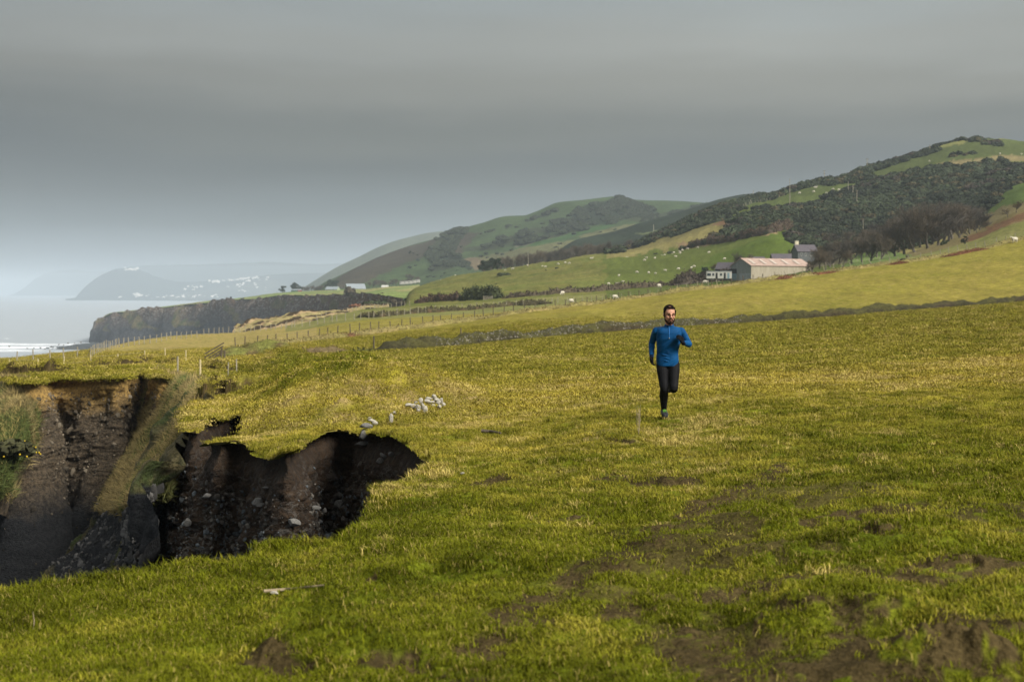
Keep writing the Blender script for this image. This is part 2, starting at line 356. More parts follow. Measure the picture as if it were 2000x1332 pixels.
# humps of the ruined hedge bank that the cliff has cut through, and near tussocks: (polyline in photo, width m, height m)
HUMPS = [([(690,815),(740,806),(770,800),(830,785)], 1.2, .28), ([(680,800),(640,785),(590,765),(560,735)], 2.6, .50), ([(870,800),(830,790),(790,795)], .8, .25),
 ([(560,735),(545,722)], 2.0, .5), ([(660,775),(700,765),(730,770)], 1.5, .35),
 ([(1580,1195),(1640,1180),(1730,1205)], .3, .17), ([(1840,1285),(1900,1290)], .26, .17), ([(590,1270),(650,1262),(720,1275)], .28, .16), ([(560,1190),(620,1180),(690,1186)], .28, .13),
 ([(760,1135),(860,1118),(930,1125)], .28, .10), ([(1480,1090),(1620,1080)], .3, .06), ([(1790,1075),(1880,1060)], .3, .08), ([(1190,848),(1260,852)], .35, .10), ([(1180,1120),(1260,1100)], .25, .05),
 ([(535,1085),(590,1080)], .2, .07), ([(1690,1050),(1760,1045)], .3, .07), ([(1640,900),(1700,905)], .3, .06),
 ([(570,692),(500,694),(445,692)], 1.6, .55), ([(610,688),(660,687)], 1.6, .5)]
HUMPS = [(line_px(l), w_, h_) for l, w_, h_ in HUMPS]
CRACKS = [([(330,716),(400,722),(455,724),(540,724)], .35, -.5), ([(385,778),(420,783),(470,778),(510,770)], .45, -.7), ([(300,708),(360,712)], .4, -.5), ([(720,1275),(800,1290)], .12, -.05)]
CRACKS = [(line_px(l), w_, h_) for l, w_, h_ in CRACKS]
SCARPS = [([(375,786),(400,788),(420,787),(450,783),(487,775),(515,765)],.75,2.0),([(300,712),(330,714),(352,718)],.8,2.5),([(403,722),(430,723),(456,726)],.7,2.0),([(464,724),(500,724),(545,722)],.6,2.0),([(0,736),(40,735),(92,733),(140,728)],.8,2.5),([(150,722),(215,717),(300,709),(340,706)],.7,2.5),([(640,760),(690,752),(715,758)],.16,1.2),([(560,795),(600,780),(640,765)],.22,1.5),([(500,1295),(545,1290)],.05,.3),([(1470,1225),(1500,1208)],.06,.3),([(1690,1062),(1760,1056)],.10,.4),([(1780,1100),(1850,1095),(1950,1112)],.07,.3),([(1280,935),(1340,930)],.08,.4),([(600,1160),(690,1148),(740,1138)],.06,.3),([(1180,860),(1250,864)],.08,.5)]
SCARPS = [([(p_[0], float(gpt(*p_)[1])) for p_ in l], h_*(.75 if h_ > .3 else .5), w_) for l, h_, w_ in SCARPS]
MUD = [([(1530,905),(1440,955),(1350,1005),(1250,1065),(1170,1125),(1050,1190),(960,1260),(900,1320)], .20), ([(1060,1015),(1150,1010)], .2), ([(830,1072),(890,1070)], .14), ([(980,925),(940,930)], .2),
 ([(1250,1165),(1200,1200)], .16), ([(1400,1160),(1500,1135),(1700,1120)], .2), ([(1350,1230),(1420,1290)], .25), ([(1800,1120),(1950,1100)], .25), ([(1700,1270),(1800,1240),(1950,1230)], .22),
 ([(750,1290),(820,1285)], .14), ([(520,1290),(560,1300)], .14), ([(1900,1310),(2000,1290)], .22), ([(1480,930),(1510,935)], .2), ([(1690,1060),(1720,1058)], .14), ([(1150,920),(1330,930)], .25), ([(1560,1200),(1480,1215)], .15), ([(1600,1025),(1760,1000),(1850,990)], .2)]
SCARPS = [([(375,786),(400,788),(420,787),(450,783),(487,775),(515,765)],.75,2.0),([(300,712),(330,714),(352,718)],.8,2.5),([(403,722),(430,723),(456,726)],.7,2.0),([(464,724),(500,724),(545,722)],.6,2.0),([(0,736),(40,735),(92,733),(140,728)],.8,2.5),([(150,722),(215,717),(300,709),(340,706)],.7,2.5),([(640,760),(690,752),(715,758)],.16,1.2),([(560,795),(600,780),(640,765)],.22,1.5),([(500,1295),(545,1290)],.05,.3),([(1470,1225),(1500,1208)],.06,.3),([(1690,1062),(1760,1056)],.10,.4),([(1780,1100),(1850,1095),(1950,1112)],.07,.3),([(1280,935),(1340,930)],.08,.4),([(600,1160),(690,1148),(740,1138)],.06,.3),([(1180,860),(1250,864)],.08,.5)]
SCARPS = [([(p_[0], float(gpt(*p_)[1])) for p_ in l], h_*(.75 if h_ > .3 else .5), w_) for l, h_, w_ in SCARPS]
MUD = [(line_px(l), w_) for l, w_ in MUD]
def detail(X, Y, far=True):
    X = np.asarray(X, float); Y = np.asarray(Y, float); d = np.zeros(X.shape)
    near = Y < 60
    x, y = X[near], Y[near]
    dn = fbm2(x*.45, y*.45, 3, 3)*.09*ss(4, 12, y) + fbm2(x*1.6, y*1.6, 3, 5)*.05 + fbm2(x*6, y*6, 2, 9)*.010
    d[near] = dn*(1-ss(35, 60, y))
    m = (Y >= 25)
    x, y = X[m], Y[m]; k = ss(25, 60, y)
    d[m] += k*(fbm2(x*.22, y*.22, 3, 21)*.10 + fbm2(x*.9, y*.9, 2, 22)*.05) * (1 + ss(250, 700, y)*3)
    m = Y < 120; x, y = X[m], Y[m]; dd = np.zeros(x.shape)
    pxx = 1000+F*x/y; lm = ss(500, 600, pxx)*ss(900, 780, pxx)*ss(24, 30, y)*ss(75, 55, y)*(1-ss(600, 900, pxx)*ss(40, 55, y))
    q = lm > 0
    if q.any():
        a_ = fbm2(x[q]*.55+3, y[q]*.30, 3, 131); dd[q] += lm[q]*(.34*ss(-.1, .55, a_)+.16*fbm2(x[q]*1.5, y[q]*.8, 3, 133))
    for l, w_, h_ in HUMPS+CRACKS:
        a = np.array(l); q = (x > a[:, 0].min()-3*w_) & (x < a[:, 0].max()+3*w_) & (y > a[:, 1].min()-3*w_) & (y < a[:, 1].max()+3*w_)
        if q.any():
            r = pdist(x[q], y[q], l)/w_; j = 1+.35*fbm2(x[q]*2.2/w_, y[q]*2.2/w_, 3, 31)
            dd[q] += h_*np.exp(-r*r*1.4*j)*(1+.25*fbm2(x[q]*3/w_, y[q]*3/w_, 2, 33))
    for l, h_, w_ in SCARPS:
        a = np.array(l); tw = .12*(a[-1, 0]-a[0, 0]); q = (pxx > a[0, 0]-tw) & (pxx < a[-1, 0]+tw) & (y > a[:, 1].min()-1) & (y < a[:, 1].max()+3*w_)
        if q.any():
            s_ = y[q]-np.interp(pxx[q], a[:, 0], a[:, 1])-.3*w_*fbm2(pxx[q]*.04, pxx[q]*0, 1, 37); e_ = ss(a[0, 0]-tw, a[0, 0]+2*tw, pxx[q])*ss(a[-1, 0]+tw, a[-1, 0]-2*tw, pxx[q])
            dd[q] += h_*e_*np.where(s_ > 0, np.exp(-(s_/w_)**2), 0)*(1+.3*fbm2(pxx[q]*.05, pxx[q]*0+3, 1, 38))
    d[m] += dd
    m = (Y > 420) & (Y < 1300); x, y = X[m], Y[m]; d[m] += fbm2(x*.02, y*.02, 3, 41)*2.0*ss(420, 560, y)*ss(-.1, .1, x/y)
    return d
def ztop(X, Y):
    X = np.atleast_1d(np.asarray(X, float)); Y = np.atleast_1d(np.asarray(Y, float)); return ground.z(1000+F*X/Y, Y)+detail(X, Y)
def spot(px, py, y0=4, y1=1100):
    Y = ground.hit(px, py, y0, y1); X = (px-1000)/F*Y; return np.array((X, Y, float(ztop(X, Y)[0])))

# --- colours (real albedo)
GREEN = (.10,.115,.008); YGREEN = (.27,.225,.028); DRYG = (.30,.265,.065); TAN = (.30,.25,.10); FARG = (.076,.094,.020); FARD = (.135,.127,.036)
GORSE = (.018,.024,.010); BRACK = (.13,.075,.04); SOIL = (.046,.034,.014)
GORSE_POLY = [
 [(1600,397),(1613,390),(1657,371),(1705,357),(1758,344),(1785,333),(1823,327),(1863,323),(1915,321),(1957,312),(1991,318),(2040,330),(1997,356),(1968,373),(1953,397),(1936,417),(1915,430),(1870,455),(1789,485),(1747,497),(1600,527),(1580,500),(1578,470),(1572,446),(1588,425)],
 [(1180,497),(1200,478),(1240,462),(1300,438),(1350,418),(1400,400),(1450,388),(1500,378),(1550,363),(1600,346),(1625,338),(1620,352),(1580,366),(1542,376),(1512,389),(1480,396),(1440,408),(1450,416),(1420,426),(1390,440),(1370,448),(1330,462),(1300,466),(1250,482),(1200,498)],
 [(1434,442),(1450,430),(1466,417),(1500,408),(1520,411),(1550,402),(1584,400),(1600,408),(1590,414),(1580,430),(1566,456),(1580,470),(1550,484),(1540,478),(1544,458),(1552,438),(1540,440),(1526,438),(1476,452),(1440,460),(1388,470),(1370,475),(1386,466),(1400,458)],
 [(1650,345),(1690,328),(1740,313),(1790,299),(1792,304),(1745,320),(1700,334),(1660,350),(1616,362),(1600,360)], [(1660,348),(1700,342),(1698,350),(1640,358)], [(1738,340),(1750,336),(1756,342),(1745,347)]]
PAINT = [  # far fields and slopes on the ground sheet: (polygon, colour, min distance)
 ([(1180,600),(1180,470),(1300,440),(1600,340),(2300,240),(2300,480),(1700,525),(1500,560),(1300,590)], FARG, 330),
 ([(1400,500),(1520,440),(1545,440),(1560,480),(1560,545),(1400,560),(1340,545)], (.062,.088,.014), 330),
 ([(1180,500),(1300,462),(1440,425),(1460,440),(1400,466),(1300,486),(1200,508)], (.155,.135,.048), 400),
 ([(1440,410),(1500,392),(1620,352),(1700,330),(1760,345),(1640,376),(1590,400),(1500,410)], (.068,.087,.024), 500),
 ([(1690,340),(1800,300),(1900,275),(2300,275),(2300,300),(2000,305),(1900,312),(1800,325),(1750,345)], (.062,.078,.024), 500),
 ([(1800,330),(1850,318),(1950,304),(2300,296),(2300,312),(1957,313),(1915,322),(1863,324)], (.17,.14,.065), 500),
 ([(1935,425),(1953,397),(1970,372),(2000,352),(2300,300),(2300,420),(2000,420),(1940,430)], (.07,.105,.022), 500),
 ([(1388,448),(1410,436),(1446,428),(1450,430),(1432,441),(1400,450)], BRACK, 500), ([(1476,452),(1530,436),(1552,436),(1540,443),(1490,453)], (.22,.16,.09), 500), ([(1558,418),(1574,408),(1580,412),(1566,420)], (.28,.22,.11), 500),
 ([(1320,478),(1380,466),(1430,452),(1440,456),(1380,474),(1330,482)], (.16,.11,.06), 500),
 ([(1560,480),(1640,470),(1760,430),(1930,420),(1900,470),(1800,490),(1700,520),(1560,540)], (.06,.055,.03), 420),
 ([(1650,500),(1790,480),(1840,455),(1900,440),(1960,412),(2300,300),(2300,430),(2000,468),(1900,492),(1800,510),(1700,522)], (.14,.115,.05), 290),
 ([(1740,500),(1800,470),(1830,462),(1900,440),(1900,448),(1840,470),(1770,498)], (.19,.165,.06), 290),
 ([(1880,470),(1940,440),(2000,415),(2300,320),(2300,340),(2000,430),(1940,452),(1890,480)], BRACK, 290),
 ([(1650,505),(1740,490),(1780,500),(1720,518),(1660,524)], (.10,.14,.04), 290),
]
TRACK = [(1598,408),(1592,414),(1586,422),(1581,432),(1577,440),(1572,447),(1568,456),(1573,462),(1578,468)]
DXc = [  # lines of rough dry grass or wet rush along banks, fences (photo polyline, world width, colour)
]
nr = 1000
pxs = np.concatenate([np.linspace(-2200, -640, 60), np.linspace(-620, 2640, 860), np.linspace(2660, 4400, 60)]); nc = len(pxs); Ys = np.exp(np.concatenate([np.linspace(math.log(3.2), math.log(110), 640), np.linspace(math.log(110), math.log(1400), nr-640+1)[1:]]))
PX, YY = np.meshgrid(pxs, Ys); PX = PX.ravel(); YY = YY.ravel(); XX = (PX-1000)/F*YY
ZZ = ground.z(PX, YY); PYv = HZ-ZZ/YY*F
inhole = pip(XX, YY, [tuple(p) for p in RIM])
ZZ = ZZ + detail(XX, YY)
rd = np.full(XX.shape, 9.); q = np.nonzero((YY < 90) & (PX < 900))[0]; rd0 = pdist(XX[q], YY[q], [tuple(p) for p in RIM0]+[tuple(RIM0[0])]); q = q[rd0 < 1.6]; rd[q] = pdist(XX[q], YY[q], [tuple(p) for p in RIM])
q = np.nonzero(inhole)[0]; rd[q] = np.minimum(rd[q], np.maximum(rd[q], 0))
LIP = .05+.0022*YY
j1 = fbm2(XX/YY*50, YY*0+np.log(YY)*50, 3, 51)
ZZ = ZZ - np.where(YY < 100, (1-ss(0, .35, rd))*.05*(YY > 14), 0)
# colour
col = np.zeros((len(XX), 3)); dry = np.zeros(len(XX))
def lerp(a, b, t): return np.asarray(a)[None]*(1-t[:, None])+np.asarray(b)[None]*t[:, None]
big = fbm2(XX*.12, YY*.12, 4, 61)*.5+.5; med = fbm2(XX*.7, YY*.7, 4, 62)*.5+.5
t = ss(14, 40, YY)*(1-.55*ss(600, 900, PX+ (YY-30)*0)*0)
t = np.clip(ss(15, 32, YY-2*(big-.5)*12)*.9+(big-.5)*.5, 0, 1)
col[:] = lerp(GREEN, YGREEN, np.clip(t+(med-.5)*.5, 0, 1))
dry[:] = np.clip(.15+.55*t+(big-.5)*.7, 0, 1)
kk = (YY > 45) & (YY <= 112); dry[kk] = .32; col[kk] = lerp((.18,.165,.026), (.26,.215,.045), np.clip(.5+(big-.5)*.8+(med-.5)*.6, 0, 1))[kk]
k = YY > 95; kb = ss(95, 150, YY)[k][:, None]    # fields past the first bank
t2 = np.clip(.42+(big-.5)*.8, 0, 1); col[k] = col[k]*(1-kb)+lerp((.155,.142,.022), (.225,.185,.038), t2)[k]*kb; dry[k] = .30
kk = (YY > 86) & (PX < 620); col[kk] = lerp((.17,.155,.036), (.25,.205,.06), t2)[kk]; dry[kk] = .5
kk = (YY > 262) & (PX > 560); col[kk] = lerp((.12,.13,.036), (.18,.168,.06), t2)[kk]; dry[kk] = .25
kk = (YY > 380) & (PX > 640) & (PX < 1400); col[kk] = lerp(FARG, FARD, np.clip(.55+(big-.5)-ss(1150, 1350, PX)*.3, 0, 1))[kk]; dry[kk] = .22
jx = PX+fbm2(PX*.05, PYv*.16, 4, 71)*7; jy = PYv+fbm2(PX*.05+9, PYv*.16, 4, 72)*2.2
for poly, c, ym in PAINT:
    m = (YY > ym) & pip(jx, jy, poly); col[m] = c; dry[m] = .15
gm = np.zeros(len(XX), bool)
for poly in GORSE_POLY: gm |= (YY > 480) & pip(jx, jy, poly)
col[gm] = GORSE; dry[gm] = 0
# tone variation of the far fields
tv = 1+.16*fbm2(XX*.03, YY*.03, 4, 81)*ss(200, 500, YY); tv = tv*(1+ss(50, 110, YY)*(.13*fbm2(XX*.30, YY*.10, 4, 82)+.10*fbm2(XX*1.2, YY*.5, 3, 83))); col *= tv[:, None]
lmp = ss(380, 560, PX)*ss(900, 780, PX)*ss(24, 30, YY)*ss(75, 55, YY); mo = lmp*ss(0, .5, fbm2(XX*.55+3, YY*.30, 3, 131)); col = col*(1-mo[:, None]*.7)+np.array((.10,.125,.012))*mo[:, None]*.7; dry = dry*(1-mo*.9)
# the rutted farm track climbing through the gorse
m = (YY > 500); td = pdist(PX[m], PYv[m], TRACK); c2 = col[m]
rut = np.abs(td-2.2) < 1.1; c2[td < 3.4] = (.12,.13,.05); c2[rut] = (.30,.27,.20); col[m] = c2
mud = np.zeros(len(XX)); q = YY < 40
for l, w_ in MUD:
    r = pdist(XX[q], YY[q], l)/w_; mud[q] = np.maximum(mud[q], np.exp(-(r*r)*.9))
qq = q & (PX > 900); mud[qq] = np.maximum(mud[qq], ss(1080, 1330, PYv[qq])*ss(1100, 1500, PX[qq])*.62)
mud[q] = np.clip(mud[q]*(.85+.8*fbm2(XX[q]*3.2, YY[q]*3.2, 4, 91)+.7*fbm2(XX[q]*11, YY[q]*9, 3, 93)) , 0, 1)
gen = ss(.12, .50, fbm2(XX[q]*.75, YY[q]*.55, 4, 95)+.35*fbm2(XX[q]*6, YY[q]*5, 3, 96))*ss(500, 1300, PX[q])*ss(24, 11, YY[q])*.46
mud[q] = np.maximum(mud[q], gen)
mud = ss(.26, .52, mud)
mos = np.zeros(len(XX)); mos[q] = ss(.15, .5, fbm2(XX[q]*.9+7, YY[q]*.6, 3, 97))*ss(20, 12, YY[q])
col = col*(1-mos[:, None]*.5)+np.array((.05,.068,.004))*mos[:, None]*.5
ZZ -= mud*.012*(1+fbm2(XX*9, YY*9, 2, 92))
# bare soil on the sides of the cracks
cd = np.full(XX.shape, 9.); q = YY < 120
for l, w_, h_ in CRACKS[:3]: cd[q] = np.minimum(cd[q], pdist(XX[q], YY[q], l)/w_)
mud = np.maximum(mud, 1-ss(.5, 1.1, cd)); bare = np.zeros(len(XX), bool)
for l, h_, w_ in SCARPS:
    a = np.array(l); tw = .04*(a[-1, 0]-a[0, 0]); q = np.nonzero((PX > a[0, 0]-tw) & (PX < a[-1, 0]+tw) & (YY > a[:, 1].min()-1) & (YY < a[:, 1].max()+1))[0]
    s_ = YY[q]-np.interp(PX[q], a[:, 0], a[:, 1])-.3*w_*fbm2(PX[q]*.04, PX[q]*0, 1, 37); rw = YY[q]*.0056; bn = (s_ > -rw*1.5) & (s_ < rw*1.0); mud[q] = np.where(bn, 1, mud[q]); bare[q[bn]] = True
col = lerp((1,1,1), (1,1,1), mud)*0 + col*(1-mud[:, None]) + np.array(SOIL)[None]*1.3*mud[:, None]
faces = grid_faces(nr, nc); fi = faces
keep = ~(inhole[fi].all(1) & (rd[fi].min(1) > LIP[fi[:, 0]]))
m_ground = mat_land('turf', [(.9, .30), (4.5, .25), (22, .22)], .05, .30)
me = mesh_np('field', np.stack([XX, YY, ZZ], 1), faces[keep], {'col': col, 'dry': dry*(1-mud)}, True, m_ground)
field = tag(link('field', me), kind='structure')
G_XX, G_YY, G_ZZ, G_PX, G_PY, G_COL, G_DRY, G_MUD, G_HOLE, G_GM = XX, YY, ZZ, PX, PYv, col, dry, mud, inhole, gm; G_MOS = mos; G_BARE = bare

# ------------------------------------------------------------------ farther land sheets
def sheet(name, rows, pxr, nrow, ncol, base, paint=(), namp=2, nsc=.01, mat=None, kind='structure', var=.15):
    lf = Loft(rows); ys = np.array([[pchip(*[np.array(a) for a in (r[0], r[1])], np.linspace(*pxr, ncol))] for r in lf.rows])[:, 0]
    px = np.linspace(*pxr, ncol); t = np.linspace(0, len(rows)-1, nrow); Yg = np.empty((nrow, ncol))
    for j in range(ncol): Yg[:, j] = np.interp(t, np.arange(len(rows)), ys[:, j])
    PX = np.broadcast_to(px, Yg.shape).ravel(); Y = Yg.ravel(); z = lf.z(PX, Y); X = (PX-1000)/F*Y; PY = HZ-z/Y*F
    z = z+fbm2(X*nsc, Y*nsc, 4, 5)*namp
    c = np.tile(np.array(base, float), (len(X), 1)); jx = PX+fbm2(PX*.06, PY*.2, 4, 71)*5; jy = PY+fbm2(PX*.06+9, PY*.2, 4, 72)*2
    for poly, cc in paint: c[pip(jx, jy, poly)] = cc
    c *= (1+var*fbm2(X*nsc*3, Y*nsc*3, 4, 81))[:, None]
    me = mesh_np(name, np.stack([X, Y, z], 1), grid_faces(nrow, ncol), {'col': c, 'dry': np.zeros(len(X))}, True, mat)
    o = link(name, me); tag(o, kind=kind); return o, lf
m_far = mat_land('far_turf', [(.02, .18), (.08, .2), (.3, .2)], 1.5, .25)
SCR = (.018,.026,.015); SCR2 = (.032,.040,.020)
hill_paint = [
 ([(640,560),(700,515),(760,485),(830,470),(892,452),(940,455),(900,490),(830,500),(760,530),(690,560)], (.045,.038,.027)),
 ([(860,450),(892,446),(915,447),(900,470),(880,500),(855,520),(830,500),(850,470)], SCR2),
 ([(850,490),(900,500),(930,520),(920,530),(880,512),(850,505)], SCR), ([(840,520),(870,510),(900,515),(880,528),(840,530)], SCR2),
 ([(905,482),(960,470),(1010,455),(1040,445),(1075,440),(1080,447),(1040,455),(1000,470),(960,484),(900,487)], SCR2),
 ([(1060,455),(1075,435),(1110,425),(1130,405),(1180,392),(1210,384),(1240,395),(1270,405),(1290,415),(1260,425),(1220,428),(1200,440),(1150,440),(1120,448),(1080,450)], SCR),
 ([(1200,430),(1250,425),(1320,410),(1380,400),(1380,440),(1300,440),(1230,436)], SCR2),
 ([(1005,478),(1060,462),(1100,454),(1110,450),(1112,453),(1062,467),(1008,484)], (.13,.13,.08)),
 ([(1010,484),(1060,468),(1120,452),(1200,436),(1200,442),(1130,460),(1070,480),(1000,492)], (.036,.074,.022)),
 ([(1130,462),(1200,445),(1240,440),(1240,460),(1200,478),(1130,470)], (.095,.095,.042)),
 ([(905,505),(960,495),(1060,480),(1130,470),(1200,478),(1100,500),(950,525),(930,525)], (.095,.095,.042)),
 ([(905,505),(930,500),(960,520),(930,530)], (.13,.10,.06)),
 ([(1000,474),(1060,458),(1120,446),(1150,448),(1100,456),(1020,478)], SCR2),
 ([(948,455),(965,450),(960,456)], SCR), ([(985,445),(998,441),(994,446)], SCR), ([(1025,434),(1040,426),(1060,419),(1073,415),(1070,420),(1040,432)], SCR), ([(1075,413),(1090,408),(1088,414)], SCR)]
hill, hill_loft = sheet('hill', [
 [(560,('z',-66),1350),(640,('z',-66),1350),(760,600,1350),(900,590,1350),(1100,580,1350),(1300,560,1350),(1600,520,1400)],
 [(560,('z',-50),1500),(640,562,1500),(700,558,1500),(800,553,1500),(900,530,1500),(1000,510,1500),(1100,490,1500),(1200,478,1500),(1300,455,1500),(1600,430,1500)],
 [(560,('z',-50),1750),(640,556,1750),(700,528,1750),(800,500,1750),(900,478,1750),(1000,452,1750),(1100,436,1750),(1200,420,1750),(1300,420,1750),(1600,420,1750)],
 [(560,('z',-50),2000),(630,553,2000),(660,538,2000),(700,519,2000),(740,500,2000),(800,478,2000),(850,465,2000),(892,448,2000),(940,434,2000),(990,421,2000),(1020,421,2000),(1050,411,2000),(1090,394,2000),(1130,390,2000),(1180,385,2000),(1210,383,2000),(1240,390,2000),(1340,393,2000),(1450,400,2000),(1600,410,2000)],
 [(560,('z',-66),2500),(892,('z',0),2600),(1200,('z',60),2600),(1600,('z',40),2600)]], (560, 1600), 260, 420, (.040,.062,.024), hill_paint, 3, .006, m_far)
# dark scrubby shoulder between the green hill and the gorse slope
shoulder, sh_loft = sheet('hill', [
 [(1080,('z',-10),1020),(1200,505,1050),(1300,480,1050),(1400,450,1050),(1700,430,1050)],
 [(1080,500,1200),(1150,478,1200),(1200,470,1200),(1300,440,1200),(1400,415,1200),(1500,400,1200),(1700,400,1200)],
 [(1080,500,1350),(1130,470,1350),(1200,455,1350),(1250,438,1350),(1300,422,1350),(1370,399,1350),(1400,389,1350),(1440,381,1350),(1475,377,1350),(1500,380,1350),(1700,420,1350)],
 [(1080,('z',20),1450),(1250,('z',40),1500),(1500,('z',60),1500),(1700,('z',40),1500)]], (1080, 1700), 120, 200, SCR,
 [([(1400,392),(1440,382),(1470,378),(1455,388),(1410,396)], (.12,.15,.05)), ([(1230,452),(1300,446),(1330,440),(1290,455)], (.10,.12,.05)), ([(1240,434),(1275,418),(1300,413),(1290,420),(1250,436)], (.25,.19,.12))], 3, .01, m_far)
ridge_far, _ = sheet('hill', [
 [(520,('z',-66),3500),(640,('z',-30),3500),(800,('z',-20),3500),(1000,('z',-10),3500)],
 [(520,('z',-66),4000),(600,558,4000),(640,533,4000),(670,517,4000),(700,503,4000),(740,482,4000),(770,470,4000),(800,462,4000),(840,453,4000),(865,450,4000),(900,455,4000),(1000,470,4000)],
 [(520,('z',-70),4600),(800,('z',10),4600),(1000,('z',10),4600)]], (520, 1000), 60, 200, (.07,.08,.045), (), 4, .004, m_far)
m_coast = mat_land('far_coast', [(.006, .18), (.02, .2), (.08, .2)], 6, .25)
CO = (.018,.026,.018)
def coast(base_rows, pxr, paint=(), nrow=50, ncol=220, amp=6, c=CO): return sheet('headland', base_rows, pxr, nrow, ncol, c, paint, amp, .002, m_coast, var=.3)
coast([[(10,('z',-62),17200),(760,('z',-62),17200)],
 [(10,579,17800),(25,575,17800),(45,564,17800),(75,541,17800),(95,533,17800),(140,528,17800),(200,531,17800),(300,535,17800),(760,535,17800)], [(10,('z',-70),19600),(760,('z',-70),19600)]], (10, 760))
coast([[(230,('z',-62),11200),(760,('z',-62),11200)],[(230,560,12000),(300,552,12000),(400,550,12000),(760,545,12000)],
 [(200,532,13200),(250,522,13200),(300,518.5,13200),(380,518,13200),(450,515,13200),(530,512.5,13200),(560,515,13200),(620,517,13200),(670,514.5,13200),(760,512,13200)],[(200,('z',0),16000),(760,('z',0),16000)]], (225, 760), (), 70, 260)
_, town_loft = coast([[(128,('z',-62),8700),(200,('z',-62),8840),(270,('z',-62),8700),(400,('z',-62),8400),(760,('z',-62),8400)],
 [(128,585.5,8960),(150,582,9000),(200,580,9200),(280,583,8960),(400,582,8800),(500,583,8700),(760,583,8700)],
 [(128,585.5,9200),(145,584,9600),(165,572,9600),(200,560,9600),(250,556,9600),(300,566,9600),(340,572,9600),(400,572,9600),(500,560,9600),(600,555,9600),(760,560,9600)],
 [(128,586,10200),(143,584,10200),(155,572,10200),(170,557,10200),(185,545,10200),(205,533,10200),(230,524,10200),(262,523,10200),(280,529,10200),(300,538,10200),(320,545,10200),(360,550,10200),(450,548,10200),(520,538,10200),(600,535,10200),(760,530,10200)],
 [(128,('z',-70),11600),(760,('z',-70),11600)]], (128, 760), ([(420,560),(500,545),(560,545),(560,575),(430,575)] and [([(300,585),(420,560),(520,545),(580,560),(600,590)], (.045,.05,.035))]), 90, 300)
# sea
ns, nk = 420, 400
px = np.linspace(-900, 2300, nk); Y = np.exp(np.linspace(math.log(90), math.log(29000), ns)); PX, YY = np.meshgrid(px, Y); PX = PX.ravel(); YY = YY.ravel(); XX = (PX-1000)/F*YY
PY = HZ+60*F/YY
sw = np.sin(YY*.055+XX*.006+fbm2(XX*.003, YY*.003, 3, 5)*5)*.3*ss(3600, 1000, YY)
foam = np.zeros(len(XX)); u = fbm2(XX*.006, YY*.02, 4, 15); ln = np.abs(np.sin((YY+XX*.15)*.017+fbm2(XX*.004, YY*.004, 3, 25)*3))
foam = ss(.985, 1.0, 1-ln*.12)*ss(690, 660, PY*0+PY)*0
band = np.exp(-((YY-(1480-.35*(XX+460)))/120)**2)
foam = np.clip(band*ss(.1, .5, u+.35)+ss(.93, .99, 1-ln)*ss(.0, .5, u+.2)*ss(3000, 1400, YY), 0, 1)
me = mesh_np('sea', np.stack([XX, YY, SEA+sw], 1), grid_faces(ns, nk), {'foam': foam}, True)
m, t, b = mat_new('sea_water'); fo = attr(t, 'foam').outputs['Fac']
n = tnoise(t, .05, 6, .6, sc=(1, 2.5, 1)); fz = tnoise(t, .12, 6, .7, sc=(.5, 2, 1))
f = mrange(t, mth(t, 'MULTIPLY', fo, mrange(t, fz, .35, .6, .2, 1.5)), .2, .8, 0, 1)
t.links.new(mixc(t, f, mixc(t, mrange(t, n, .3, .7, 0, 1), (.25,.28,.30), (.36,.39,.41)), (.75,.78,.8)), b.inputs['Base Color'])
t.links.new(mrange(t, f, 0, 1, .42, .9), b.inputs['Roughness']); b.inputs['Specular IOR Level'].default_value = .5; bump(t, b, n, .5, 1.2)
me.materials.append(m); sea = tag(link('sea', me), kind='structure')
# dark shingle beach under the headland cliff
bp = [(-10, 0)]; nbx, nby = 160, 60
bpx = np.linspace(90, 420, nbx); v = np.linspace(0, 1, nby); BX, BV = np.meshgrid(bpx, v); BX = BX.ravel(); BV = BV.ravel()
ytop_ = np.interp(BX, [90,130,170,190,420], [678,675,669,664,660]); ybot = np.interp(BX, [90,110,160,230,420], [680,683,686,690,700])
BPY = ytop_+(ybot-ytop_)*BV; BY = 60*F/(BPY-HZ); hgt = np.minimum(ss(0, .25, BV), ss(1, .7, BV))*1.3*ss(85, 180, BX)+fbm2(BX*.12, BY*.08, 4, 7)*.9-.35
me = mesh_np('beach', np.stack([(BX-1000)/F*BY, BY, SEA+.15+hgt], 1), grid_faces(nby, nbx), {'col': np.tile([.05,.055,.055], (len(BX), 1)), 'dry': np.zeros(len(BX))}, True, m_far)
tag(link('beach', me), kind='structure')
